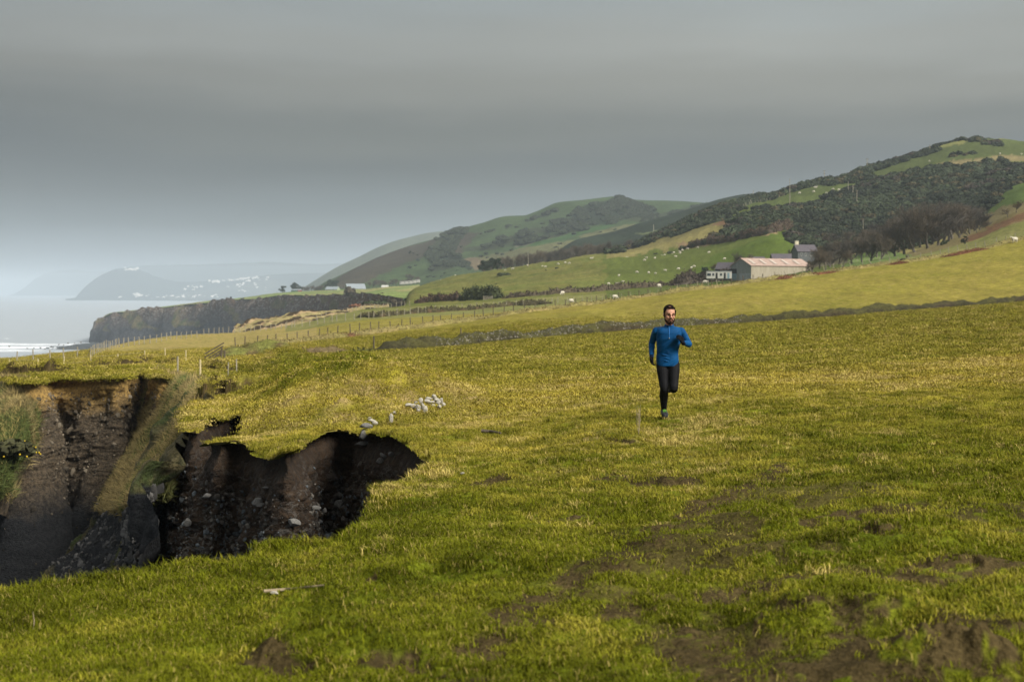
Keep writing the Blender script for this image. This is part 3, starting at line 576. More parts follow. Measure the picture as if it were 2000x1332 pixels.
# ------------------------------------------------------------------ cliffs
def mat_cliff(name, ochre=False, scale=1.0, dark=1.0):
    """crumbling boulder clay over slate; 'dep' = metres below the rim, 'veg' = grass grown on it"""
    m, t, b = mat_new(name); dep = attr(t, 'dep').outputs['Fac']; veg = attr(t, 'veg').outputs['Fac']; och = attr(t, 'och').outputs['Fac']
    n1 = tnoise(t, 1.2*scale, 6, .65); n2_ = tnoise(t, 7*scale, 6, .7); n3_ = tnoise(t, 30*scale, 4, .7)
    vo = t.nodes.new('ShaderNodeTexVoronoi'); vo.inputs['Scale'].default_value = 9*scale; mp = t.nodes.new('ShaderNodeMapping'); mp.inputs['Scale'].default_value = (1, 1, 1.9)
    t.links.new(t.nodes.new('ShaderNodeNewGeometry').outputs['Position'], mp.inputs[0])
    wv = t.nodes.new('ShaderNodeVectorMath'); wv.operation = 'ADD'; nv = t.nodes.new('ShaderNodeTexNoise'); nv.inputs['Scale'].default_value = 3*scale; t.links.new(mp.outputs[0], nv.inputs[0])
    t.links.new(mp.outputs[0], wv.inputs[0]); sc_ = t.nodes.new('ShaderNodeVectorMath'); sc_.operation = 'SCALE'; sc_.inputs['Scale'].default_value = .35; t.links.new(nv.outputs['Color'], sc_.inputs[0]); t.links.new(sc_.outputs[0], wv.inputs[1]); t.links.new(wv.outputs[0], vo.inputs['Vector'])
    D = tuple(x*dark for x in (.022,.015,.010)); D2 = tuple(x*dark for x in (.062,.038,.020)); SL = tuple(x*dark for x in (.008,.009,.011)); SL2 = tuple(x*dark for x in (.030,.031,.033)); ST = tuple(x*dark for x in (.14,.13,.115))
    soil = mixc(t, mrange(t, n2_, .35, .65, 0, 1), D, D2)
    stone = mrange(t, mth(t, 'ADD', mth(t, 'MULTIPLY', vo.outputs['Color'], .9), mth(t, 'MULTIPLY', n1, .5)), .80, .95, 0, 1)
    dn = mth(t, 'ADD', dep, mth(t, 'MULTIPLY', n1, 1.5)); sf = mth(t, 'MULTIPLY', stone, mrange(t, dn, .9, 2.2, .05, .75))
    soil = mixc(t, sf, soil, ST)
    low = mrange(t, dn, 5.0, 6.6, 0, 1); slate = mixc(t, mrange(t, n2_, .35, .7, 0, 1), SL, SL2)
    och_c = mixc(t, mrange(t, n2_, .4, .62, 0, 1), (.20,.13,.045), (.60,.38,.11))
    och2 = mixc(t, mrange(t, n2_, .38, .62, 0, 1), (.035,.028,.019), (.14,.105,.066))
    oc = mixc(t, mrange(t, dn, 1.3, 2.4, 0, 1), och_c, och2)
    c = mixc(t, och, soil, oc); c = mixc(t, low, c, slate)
    vg = mixc(t, mrange(t, n2_, .35, .65, 0, 1), (.075,.065,.022), (.17,.14,.065)); vg = mixc(t, mrange(t, n1, .5, .62, 0, 1), vg, (.055,.075,.018))
    vf = mrange(t, mth(t, 'ADD', veg, mth(t, 'MULTIPLY', n1, .6)), .68, .82, 0, 1)
    c = mixc(t, vf, c, vg); c = mul(t, c, mrange(t, n3_, .3, .7, .65, 1.35))
    t.links.new(c, b.inputs['Base Color']); b.inputs['Roughness'].default_value = .9
    h = mth(t, 'ADD', mth(t, 'ADD', n2_, n3_), mth(t, 'MULTIPLY', vo.outputs['Distance'], -.6)); bump(t, b, h, .9, .12/scale); return m
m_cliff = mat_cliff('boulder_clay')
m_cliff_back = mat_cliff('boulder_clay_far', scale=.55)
# curtain wall hanging from the whole rim
seg = np.roll(RIM, -1, 0)-RIM; ln_ = np.hypot(seg[:, 0], seg[:, 1])
pts = []
for i in range(len(RIM)-1):
    st = np.clip(RIM[i][1]*.0028, .035, .22); n = max(1, int(ln_[i]/st))
    for q in range(n): pts.append(RIM[i]+seg[i]*q/n)
pts.append(RIM[-1]); pts = np.array(pts)
def smooth(a, k, ends=True):
    for _ in range(k):
        b_ = a.copy(); b_[1:-1] = (a[:-2]+2*a[1:-1]+a[2:])/4; a = b_
    return a
pts = smooth(pts, 3); T = smooth(np.gradient(pts, axis=0), 60); T /= np.linalg.norm(T, axis=1)[:, None]
area = np.sum(RIM[:, 0]*np.roll(RIM[:, 1], -1)-np.roll(RIM[:, 0], -1)*RIM[:, 1]); sgn = 1 if area > 0 else -1
Nn = np.stack([-T[:, 1], T[:, 0]], 1)*sgn      # points into the chasm
zt = ground.z(1000+F*pts[:, 0]/pts[:, 1], pts[:, 1])+detail(pts[:, 0], pts[:, 1])
hole_poly = [tuple(p) for p in RIM]
far_side = pts[:, 1] > 45
iT = int(np.argmax(pts[:, 0]))                  # the tip of the inlet: before it the near rim, after it the far one
nearrim = (np.arange(len(pts)) < iT-4)
hs = np.concatenate([np.linspace(0, .5, 22), np.linspace(.5, 4.5, 130)[1:], np.linspace(4.5, 16, 130)[1:]])
H, K = np.meshgrid(hs, np.arange(len(pts)), indexing='ij')
sidew = np.clip(np.abs(Nn[:, 0]), 0, 1)
lean = np.where(far_side, .26, .22)*np.where(nearrim, .15, 1)
lean = smooth(lean, 40)
off = lean[None]*H*(1+.4*ss(6, 14, H)) - .10*np.exp(-((H-.16)/.16)**2)*(1+.4*far_side[None]) - .02
X = pts[:, 0][None]+Nn[:, 0][None]*off; Yc = pts[:, 1][None]+Nn[:, 1][None]*off; Z = zt[None]-.03-H
sc_n = np.where(far_side, .35, 1.0)[None]
amp = np.where(far_side, .38, .20)[None]*ss(.15, .9, H)
X0, Y0, Z0 = X*sc_n, Yc*sc_n, Z*sc_n
dsp = amp*fbm3(X0*1.1, Y0*1.1, Z0*.45, 3, 3) + amp*.55*fbm3(X0*4.5, Y0*4.5, Z0*4.5, 3, 5) + amp*.30*fbm3(X0*14, Y0*14, Z0*20, 3, 6)*(1-far_side[None]*ss(3.5, 5.5, H))
gul = np.abs(fbm3(X0*.9+4, Y0*.9, Z0*.12, 3, 8)); dsp = dsp - amp*np.where(far_side, 1.0, .45)[None]*(1-ss(0, .35, gul))
X = X+Nn[:, 0][None]*dsp; Yc = Yc+Nn[:, 1][None]*dsp
veg = np.clip(.55*fbm3(X0*.6, Y0*.6, Z0*.6, 3, 12)-.05, 0, 1)*.3
och = np.broadcast_to(smooth(np.where(far_side, 1.0, 0.0), 30)[None]*.92, X.shape)
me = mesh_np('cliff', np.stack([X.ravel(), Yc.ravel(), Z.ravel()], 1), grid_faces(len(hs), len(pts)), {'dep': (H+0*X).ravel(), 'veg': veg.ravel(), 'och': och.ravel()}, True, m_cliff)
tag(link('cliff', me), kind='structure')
W_X, W_Y, W_Z, W_H = X, Yc, Z, H; W_N = Nn
def catmull(cg, t):                            # cg (K, ..) evaluated at t in [0, K-1]
    K = len(cg); i = np.clip(np.floor(t).astype(int), 0, K-2); f = (t-i).reshape(-1, *([1]*(cg.ndim-1)))
    p0 = cg[np.clip(i-1, 0, K-1)]; p1 = cg[i]; p2 = cg[i+1]; p3 = cg[np.clip(i+2, 0, K-1)]
    return .5*(2*p1+(p2-p0)*f+(2*p0-5*p1+4*p2-p3)*f**2+(3*p1-p0-3*p2+p3)*f**3)
def patch(name, ctrl, nr, nc, amp, nsc, attrs, mat, flip=False, kind='structure', zs=1.0, gully=0):
    cg = np.array([[P(*p) for p in row] for row in ctrl]); a = catmull(cg, np.linspace(0, len(cg)-1, nr)); a = catmull(a.swapaxes(0, 1), np.linspace(0, cg.shape[1]-1, nc)).swapaxes(0, 1)
    du = np.gradient(a, axis=1); dv = np.gradient(a, axis=0); n = np.cross(du, dv); n /= np.linalg.norm(n, axis=2)[..., None]+1e-9
    if flip: n = -n
    x, y, z = a[..., 0]*nsc, a[..., 1]*nsc, a[..., 2]*nsc*zs
    d = amp*(fbm3(x, y, z, 4, 3)+.4*fbm3(x*4.3, y*4.3, z*4.3, 3, 4))
    if gully: d = d-gully*(1-ss(0, .4, np.abs(fbm3(x*.8+3, y*.8, z*.15, 3, 18))))
    a = a+n*d[..., None]; U, V = np.meshgrid(np.linspace(0, 1, nc), np.linspace(0, 1, nr))
    at = {k: f(U, V, a).ravel() for k, f in attrs.items()}
    if 'col' in attrs: at['col'] = attrs['col'](U, V, a).reshape(-1, 3)
    me = mesh_np(name, a.reshape(-1, 3), grid_faces(nr, nc), at, True, mat); o = link(name, me)
    if kind: tag(o, kind=kind)
    return o, a, n
# the grassy spur running down between the turf slab and the back wall
spur_ctrl = [
 [(312,730,82),(306,738,75),(340,744,67),(368,750,60),(398,762,52),(416,774,44)],
 [(292,800,82),(283,800,74),(322,802,63),(358,800,54),(385,812,44),(388,835,37)],
 [(275,870,82),(260,868,70),(302,866,58),(338,868,48),(364,868,38),(380,872,32)],
 [(245,945,80),(230,935,66),(266,935,54),(300,934,43),(335,925,33),(354,915,28)],
 [(215,1010,78),(200,1002,63),(232,1000,51),(272,985,39),(306,968,30),(324,970,26.5)],
 [(160,1100,76),(150,1082,60),(194,1086,48),(248,1070,37),(286,1052,29),(310,1050,25)],
 [(110,1200,74),(92,1150,57),(150,1170,45),(220,1160,34),(282,1150,27),(305,1150,24)],
 [(60,1330,72),(20,1300,55),(100,1320,43),(200,1320,32),(280,1320,26),(300,1320,23)]]
def spur_veg(U, V, a):
    nn = fbm3(a[..., 0]*.35, a[..., 1]*.35, a[..., 2]*.35, 3, 7); v1 = ss(.62, .52, V+nn*.06)
    rid = np.maximum(np.exp(-((U-.2-nn*.03)/.05)**2), np.exp(-((U-.62-nn*.04)/.06)**2))*ss(.5, .6, V)*ss(1.0, .85, V)*.95
    return np.maximum(v1*.8, rid)
_, SP_A, _n = patch('cliff', spur_ctrl, 420, 300, .6, .25, {'dep': lambda U, V, a: 9+0*U, 'veg': spur_veg, 'och': lambda U, V, a: 0*U}, m_cliff_back, gully=.3)
slump_ctrl = [
 [(-520,748,78),(-150,744,75),(0,744,72),(55,753,68),(97,760,70)],
 [(-520,810,68),(-150,805,66),(0,800,62),(46,808,60),(90,822,68)],
 [(-520,880,60),(-150,872,58),(0,862,56),(36,872,57),(68,885,66)],
 [(-520,940,55),(-150,930,54),(-20,912,54),(14,916,56),(36,935,65)],
 [(-520,1010,52),(-150,1010,52),(-40,990,52),(-10,1000,55),(15,1010,64)]]
patch('cliff', slump_ctrl, 160, 160, .5, .25, {'dep': lambda U, V, a: 3+0*U, 'veg': lambda U, V, a: ss(1, .8, V)*.75, 'och': lambda U, V, a: 1+0*U}, m_cliff_back)
# headland across the bay: dark folded cliff, turf on top
def edge(px): return np.interp(px, [188,200,213,250,312,360,410,440,500,550,600,665,700,750,785], [632,622,614.5,610,602,597,591,587,585,578,577,577,576,577,583])
def eY(px): return np.interp(px, [188,400,600,700,785], [1680,1480,1120,820,560])
hp = [182,190,196,213,240,280,312,360,410,440,470,500,530,550,600,640,665,700,740,770,790]
ctrl = []
for v in (0, .12, .45, .8, 1.0, 1.06):
    row = []
    for p in hp:
        Y = float(eY(p)); top = float(edge(p)); zt_ = -(top-HZ)/F*Y; zb = -62.0
        if p == 182: row.append((p+10+8*v, HZ-(zt_-3+(zb-zt_+3)*v)*F/(Y+120)*-1 if False else HZ-((zt_-4)*(1-v)+zb*v)/(Y+120)*F, Y+120)); continue
        z = zt_*(1-v)+zb*v; bul = 50*(v**.8) + 26*math.sin(p*.055)*v*(1-.3*v)
        if p == 190: bul *= .5
        Yv = Y-bul*.9; pxv = 1000+(p-1000)*Y/Yv - (3*math.sin(v*3.1) if p < 200 else 0) + (10*v*0)
        row.append((pxv, HZ-z/Yv*F, Yv))
    ctrl.append(row)
m_headc = mat_cliff('headland_rock', scale=.05, dark=2.2)
def hl_veg(U, V, a):
    nn = fbm3(a[..., 0]*.012, a[..., 1]*.012, a[..., 2]*.03, 4, 9); st = np.exp(-((((a[..., 0]*.012+a[..., 2]*.02+nn*.7) % 1)-.5)/.16)**2)
    return np.clip(.12+nn*.45+st*.38, 0, .75)*ss(.0, .1, V)
patch('headland', ctrl, 160, 420, 4.5, .025, {'dep': lambda U, V, a: 3.4+V*6, 'veg': hl_veg, 'och': lambda U, V, a: ss(.12, .04, V)*.3}, m_headc, zs=.5, gully=4.0)
# the headland's turf top
def crest(px): return np.interp(px, [188,213,312,410,470,500,530,560,640,700,760,800], [632,613,600.5,589,583,579,574,571,568.5,566,561,556])
top_ctrl = []
for v in (0, .5, 1, 1.25):
    row = []
    for p in [192,213,250,312,410,470,500,530,560,600,640,700,760,820]:
        Y0_ = float(eY(p)); Y1_ = Y0_+np.interp(p, [190,400,560,820], [50,200,420,520]); t_ = min(v, 1); top = float(edge(p))-.6; py = top*(1-t_)+float(crest(p))*t_ + (9 if v > 1 else 0)
        row.append((p, py, Y0_+(Y1_-Y0_)*v if v <= 1 else Y1_+80))
    top_ctrl.append(row)
def top_col(U, V, a):
    nn = fbm2(a[..., 0]*.02, a[..., 1]*.02, 4, 9); c = np.array((.15,.19,.06))+np.zeros(U.shape+(3,)); c[nn > .15] = (.21,.20,.08); return c
patch('headland', top_ctrl, 60, 200, .8, .02, {'col': top_col, 'dry': lambda U, V, a: 0*U}, m_far)
# eroded terraces on the near side of the bay
ter = [[(455,640,330),(480,628,345),(540,617,365),(600,609,385),(660,603,400),(700,598,420),(760,594,440)],
       [(455,650,325),(480,637,335),(540,628,350),(600,617,368),(660,611,380),(700,605,398),(760,600,420)],
       [(455,660,318),(480,648,322),(540,637,338),(600,626,350),(660,619,362),(700,613,378),(760,606,400)],
       [(455,675,312),(480,662,314),(540,650,326),(600,640,336),(660,632,345),(700,622,360),(760,614,380)]]
def ter_col(U, V, a):
    s_ = (V*3.2+.15*fbm2(a[..., 0]*.1, a[..., 1]*.1, 3, 3)) % 1; c = np.zeros(U.shape+(3,))+np.array((.24,.20,.09)); c[s_ < .38] = (.05,.038,.025); c[(s_ >= .38) & (s_ < .55)] = (.30,.22,.12); return c
patch('cliff', ter, 90, 260, .9, .12, {'col': ter_col, 'dry': lambda U, V, a: 0*U}, m_far)
# ------------------------------------------------------------------ turf: short grazed grass, dry tufts, gorse
def blades(n, rad, hmin, hmax, w_, seed, droop=.5, segs=2):
    r = np.random.default_rng(seed); V = []; Fc = []; A = []
    for i in range(n):
        a = r.uniform(0, 6.28); q = rad*math.sqrt(r.uniform()); bx, by = q*math.cos(a), q*math.sin(a); h = r.uniform(hmin, hmax)
        d = r.uniform(0, 6.28); l = r.uniform(.15, droop)*h*1.6; cx, cy = math.cos(d), math.sin(d); ww = w_*r.uniform(.7, 1.3); px_, py_ = -cy*ww, cx*ww; rv = r.uniform()
        k = len(V); V += [(bx-px_, by-py_, -.01), (bx+px_, by+py_, -.01)]; A += [rv, rv]
        for s_ in range(1, segs):
            t = s_/segs; V += [(bx+cx*l*t*t-px_*.8, by+cy*l*t*t-py_*.8, h*t*1.05), (bx+cx*l*t*t+px_*.8, by+cy*l*t*t+py_*.8, h*t*1.05)]; A += [rv, rv]
        V.append((bx+cx*l, by+cy*l, h)); A.append(rv)
        for s_ in range(segs-1): Fc.append((k+2*s_, k+2*s_+1, k+2*s_+3, k+2*s_+2))
        e = k+2*(segs-1); Fc.append((e, e+1, e+2))
    me = bpy.data.meshes.new('grass_tuft'); me.from_pydata(V, [], Fc); at = me.attributes.new('rv', 'FLOAT', 'POINT'); at.data.foreach_set('value', np.array(A, np.float32)); return me
m, t, b = mat_new('grass_blade'); ic = attr(t, 'icol', True).outputs['Color']; rv = attr(t, 'rv').outputs['Fac']
c = mul(t, ic, mrange(t, rv, 0, 1, .65, 1.35)); c = mixc(t, mrange(t, rv, .9, .93, 0, .6), c, (.30,.22,.08)); t.links.new(c, b.inputs['Base Color'])
b.inputs['Roughness'].default_value = .8; b.inputs['Specular IOR Level'].default_value = .06; m_blade = m
gp = [blades(34, .08, .012, .034, .0024, i, .8) for i in range(4)] + [blades(44, .08, .03, .075, .0022, 10+i, .9) for i in range(2)] + [blades(7, .03, .08, .2, .0016, 20, .8)] + [blades(30, .24, .012, .04, .0050, 30+i, 1.2) for i in range(2)]
for q in gp: q.materials.append(m_blade)
bank_line = [tuple(gpt(a, b, 95, 195)) for a, b in [(722,687),(760,685),(830,679),(900,672),(1000,663.5),(1100,655),(1200,648),(1300,641),(1400,635),(1500,628),(1600,621),(1700,612),(1850,600),(2000,588),(2250,565)]]
def rim_ok(X, Y):
    return ~pip(X, Y, hole_poly)
r = np.random.default_rng(5); pts_l = []
NB = 400000
# even cover in the photo rather than on the ground: draw distance with density falling with distance
yy = np.linspace(5.6, 180, 3600); den = np.where(yy < 10, 300, 300*(10/yy)**1.15)*yy*.82*ss(182, 140, yy); cdf = np.cumsum(den); cdf /= cdf[-1]
Yg = np.interp(r.uniform(size=NB), cdf, yy); mg_ = 60+4600/Yg; Pg = r.uniform(size=NB)*(2000+2*mg_)-mg_; Xg = (Pg-1000)/F*Yg
ok = rim_ok(Xg, Yg)
Xg, Yg, Pg = Xg[ok], Yg[ok], Pg[ok]
# overhanging fringe along the rim
sel = r.integers(0, len(pts), 6000); sel = sel[(pts[sel, 0]/pts[sel, 1] > -.42)]; jit = r.uniform(-.06, .16, len(sel))
fx = pts[sel, 0]+Nn[sel, 0]*(-jit); fy = pts[sel, 1]+Nn[sel, 1]*(-jit)
def near_idx(X, Y):                             # nearest ground grid vertex, for its colour
    px = 1000+F*X/Y; c = np.clip(np.searchsorted(pxs, px), 0, nc-1); rr = np.clip(np.searchsorted(Ys, Y), 0, nr-1); return rr*nc+c
Xa = np.concatenate([Xg, fx]); Ya = np.concatenate([Yg, fy]); fr = np.arange(len(Xa)) >= len(Xg)
ii = near_idx(Xa, Ya); za = ztop(Xa, Ya)-G_MUD[ii]*.03; mu = G_MUD[ii]
pa_ = 1000+F*Xa/Ya; keep = (r.uniform(size=len(Xa)) > mu*.80) & ~G_BARE[ii] & ~((Ya > 100) & (pdist(Xa, Ya, bank_line) < 2.4)) & ~(fr & (pa_ > 375) & (pa_ < 500) & (Ya > 24.2))
Xa, Ya, za, ii, fr = Xa[keep], Ya[keep], za[keep], ii[keep], fr[keep]; n = len(Xa)
dryv = np.clip(fbm2(Xa*.9, Ya*.9, 4, 101)*.5+.5, 0, 1); pat = fbm2(Xa*2.6, Ya*2.6, 3, 102)
dl = G_DRY[ii]; u = r.uniform(size=n); isdry = u < np.clip((dryv-.76+dl*.50)*2.0, .03, .85)*ss(7, 22, Ya)
tall = (fbm2(Xa*1.3, Ya*1.3, 3, 103) > .33) | fr
idx = r.integers(0, 4, n); idx[tall & (r.uniform(size=n) < .35)] = 4; idx[isdry & (r.uniform(size=n) < .30)] = 5; idx[r.uniform(size=n) < .004] = 6
fa = Ya > 26; idx = np.where(fa, 7+r.integers(0, 2, n), r.integers(0, 4, n)); q = r.uniform(size=n)
idx = np.where(~fa & tall & (q < np.where(fr, .4, .12)), 4, idx); idx = np.where(~fa & isdry & (q < .15), 5, idx); idx = np.where(~fa & (q > .992), 6, idx)
c1 = np.array((.112,.122,.005)); c2 = np.array((.34,.272,.042)); c3 = np.array((.40,.315,.095)); k = np.clip(dl*1.1+pat*.35-G_MOS[ii]*.4, 0, 1)[:, None]
colr = c1*(1-k)+c2*k; colr[isdry] = c3; uu_ = r.uniform(-1, 1, (n, 1)); colr *= 1+uu_*np.where(Ya > 18, .13, .22)[:, None]; colr *= (1+.22*pat)[:, None]*(1-.28*G_MOS[ii])[:, None]
sc_ = r.uniform(.75, 1.35, n)*(1+.25*np.clip((Ya-10)/20, 0, 1)); sc_ = np.where(idx >= 7, r.uniform(.8, 1.3, n)*(1+np.clip(Ya-26, 0, 70)/45), sc_)
rot = np.stack([r.uniform(-.2, .2, n), r.uniform(-.2, .2, n), r.uniform(0, 6.28, n)], 1)
scatter('grass', np.stack([Xa, Ya, za], 1), rot, sc_[:, None]*np.array((1.1, 1.1, .74))[None], idx, colr, gp)
# gorse: rounded evergreen bushes massed on the hill
def bush(seed, n=230, flat=.6):
    r = np.random.default_rng(seed); mb = MB(); A = []; lob = [(r.uniform(-.45, .45), r.uniform(-.45, .45), r.uniform(.1, .45), r.uniform(.35, .62)) for _ in range(6)]
    V = []; Fc = []
    for i in range(n):
        l = lob[r.integers(0, 6)]; d = r.normal(size=3); d /= np.linalg.norm(d); d[2] = abs(d[2])*1.0-.12; c = np.array(l[:3])+d*l[3]*r.uniform(.8, 1.05); c[2] *= flat*1.3
        u_ = r.normal(size=3); u_ /= np.linalg.norm(u_); v_ = np.cross(u_, d); v_ /= np.linalg.norm(v_)+1e-6; s_ = r.uniform(.09, .2); k = len(V)
        V += [c-u_*s_, c+v_*s_, c+u_*s_, c-v_*s_]; Fc.append((k, k+1, k+2, k+3)); A += [r.uniform()]*4
    for l in lob:
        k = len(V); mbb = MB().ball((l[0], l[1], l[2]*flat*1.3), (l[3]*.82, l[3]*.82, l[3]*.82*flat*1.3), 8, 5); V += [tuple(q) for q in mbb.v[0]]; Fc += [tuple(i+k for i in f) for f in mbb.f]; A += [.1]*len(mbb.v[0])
    me = bpy.data.meshes.new('gorse_bush'); me.from_pydata([tuple(map(float, q)) for q in V], [], Fc); at = me.attributes.new('rv', 'FLOAT', 'POINT'); at.data.foreach_set('value', np.array(A, np.float32)); me.materials.append(m_bush); return me
m, t, b = mat_new('gorse_leaf'); ic = attr(t, 'icol', True).outputs['Color']; rv = attr(t, 'rv').outputs['Fac']
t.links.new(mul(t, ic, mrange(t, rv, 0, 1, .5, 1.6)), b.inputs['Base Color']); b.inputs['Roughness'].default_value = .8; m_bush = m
bp_ = [bush(50+i) for i in range(4)]
cand = np.nonzero(G_GM & (G_PX < 2080) & (G_PX > 1150))[0]
# weight by world area of each cell
Yc_ = G_YY[cand]; wgt = Yc_**2; pr = wgt/wgt.sum(); nb = 15000; s_ = r.choice(cand, nb, p=pr)
bx = G_XX[s_]+r.uniform(-1.2, 1.2, nb); by = G_YY[s_]+r.uniform(-2.5, 2.5, nb)
# looser bushes on the crest and the rough slope
ex = []
def loose(poly, n, thr=.1, sc=.02):
    a = np.array(poly); k = 0
    c = np.nonzero((G_YY > 400) & pip(G_PX, G_PY, poly))[0]
    if len(c) == 0: return
    s2 = r.choice(c, n, p=(G_YY[c]**2)/(G_YY[c]**2).sum()); m2 = fbm2(G_XX[s2]*sc, G_YY[s2]*sc, 3, 110) > thr; ex.append(s2[m2])
loose([(1780,302),(1820,290),(1870,277),(1915,275),(1960,282),(1955,292),(1900,305),(1840,312),(1790,318)], 600, .15, .05)
loose([(1735,320),(1780,302),(1850,278),(1915,274),(1915,280),(1850,290),(1790,308),(1745,322)], 500, .0, .05)
ex = np.concatenate(ex); bx = np.concatenate([bx, G_XX[ex]+r.uniform(-1.2, 1.2, len(ex))]); by = np.concatenate([by, G_YY[ex]+r.uniform(-2, 2, len(ex))])
nb = len(bx); bz = ztop(bx, by)
pt = fbm2(bx*.03, by*.03, 3, 120); gc = np.array((.022,.030,.013))[None]*(1+.5*pt[:, None])*r.uniform(.6, 1.5, (nb, 1)); yl = r.uniform(size=nb) < .06+.10*np.clip(pt, 0, 1); gc[yl] = (.06,.05,.02); br = fbm2(bx*.05, by*.05, 3, 121) > .42; gc[br & (r.uniform(size=nb) < .5)] = (.045,.034,.025)
scatter('gorse', np.stack([bx, by, bz], 1), np.stack([0*bx, 0*bx, r.uniform(0, 6.28, nb)], 1), r.uniform(1.5, 3.4, nb)*np.where(pt > .2, 1.2, 1), r.integers(0, 4, nb), gc, bp_)
# tussocky dead grass clothing the spur, slump and the ledge tops
def tus(seed): return blades(60, .14, .06, .17, .009, seed, .9, 2)
tp = [tus(70+i) for i in range(3)]
for q in tp: q.materials.append(m_blade)
P3 = []; 
for ctrl, vmax, cnt in ((spur_ctrl, .57, 26000), (slump_ctrl, .9, 6000)):
    cg = np.array([[P(*p) for p in row] for row in ctrl]); U = r.uniform(size=cnt)*(.84 if vmax < .8 else 1); Vv = r.uniform(size=cnt)*vmax
    a = np.array([catmull(catmull(cg, np.array([vv*(len(cg)-1)]))[0], np.array([uu*(cg.shape[1]-1)]))[0] for uu, vv in zip(U, Vv)]); P3.append(a)
a = np.concatenate(P3); n = len(a); pn = fbm3(a[:, 0]*.5, a[:, 1]*.5, a[:, 2]*.5, 3, 44)
cc = np.array((.19,.15,.065))[None]*(1-ss(.0, .5, pn)[:, None])+np.array((.075,.095,.028))[None]*ss(.0, .5, pn)[:, None]; cc = cc*r.uniform(.55, 1.3, (n, 1))
a = a+r.normal(size=a.shape)*.05
scatter('tussock_grass', a, np.stack([r.uniform(.3, 1.1, n), r.uniform(-.4, .2, n), r.uniform(-.9, .9, n)], 1), r.uniform(.9, 2.0, n)*(a[:, 1]/50)**.5, r.integers(0, 3, n), cc, tp)
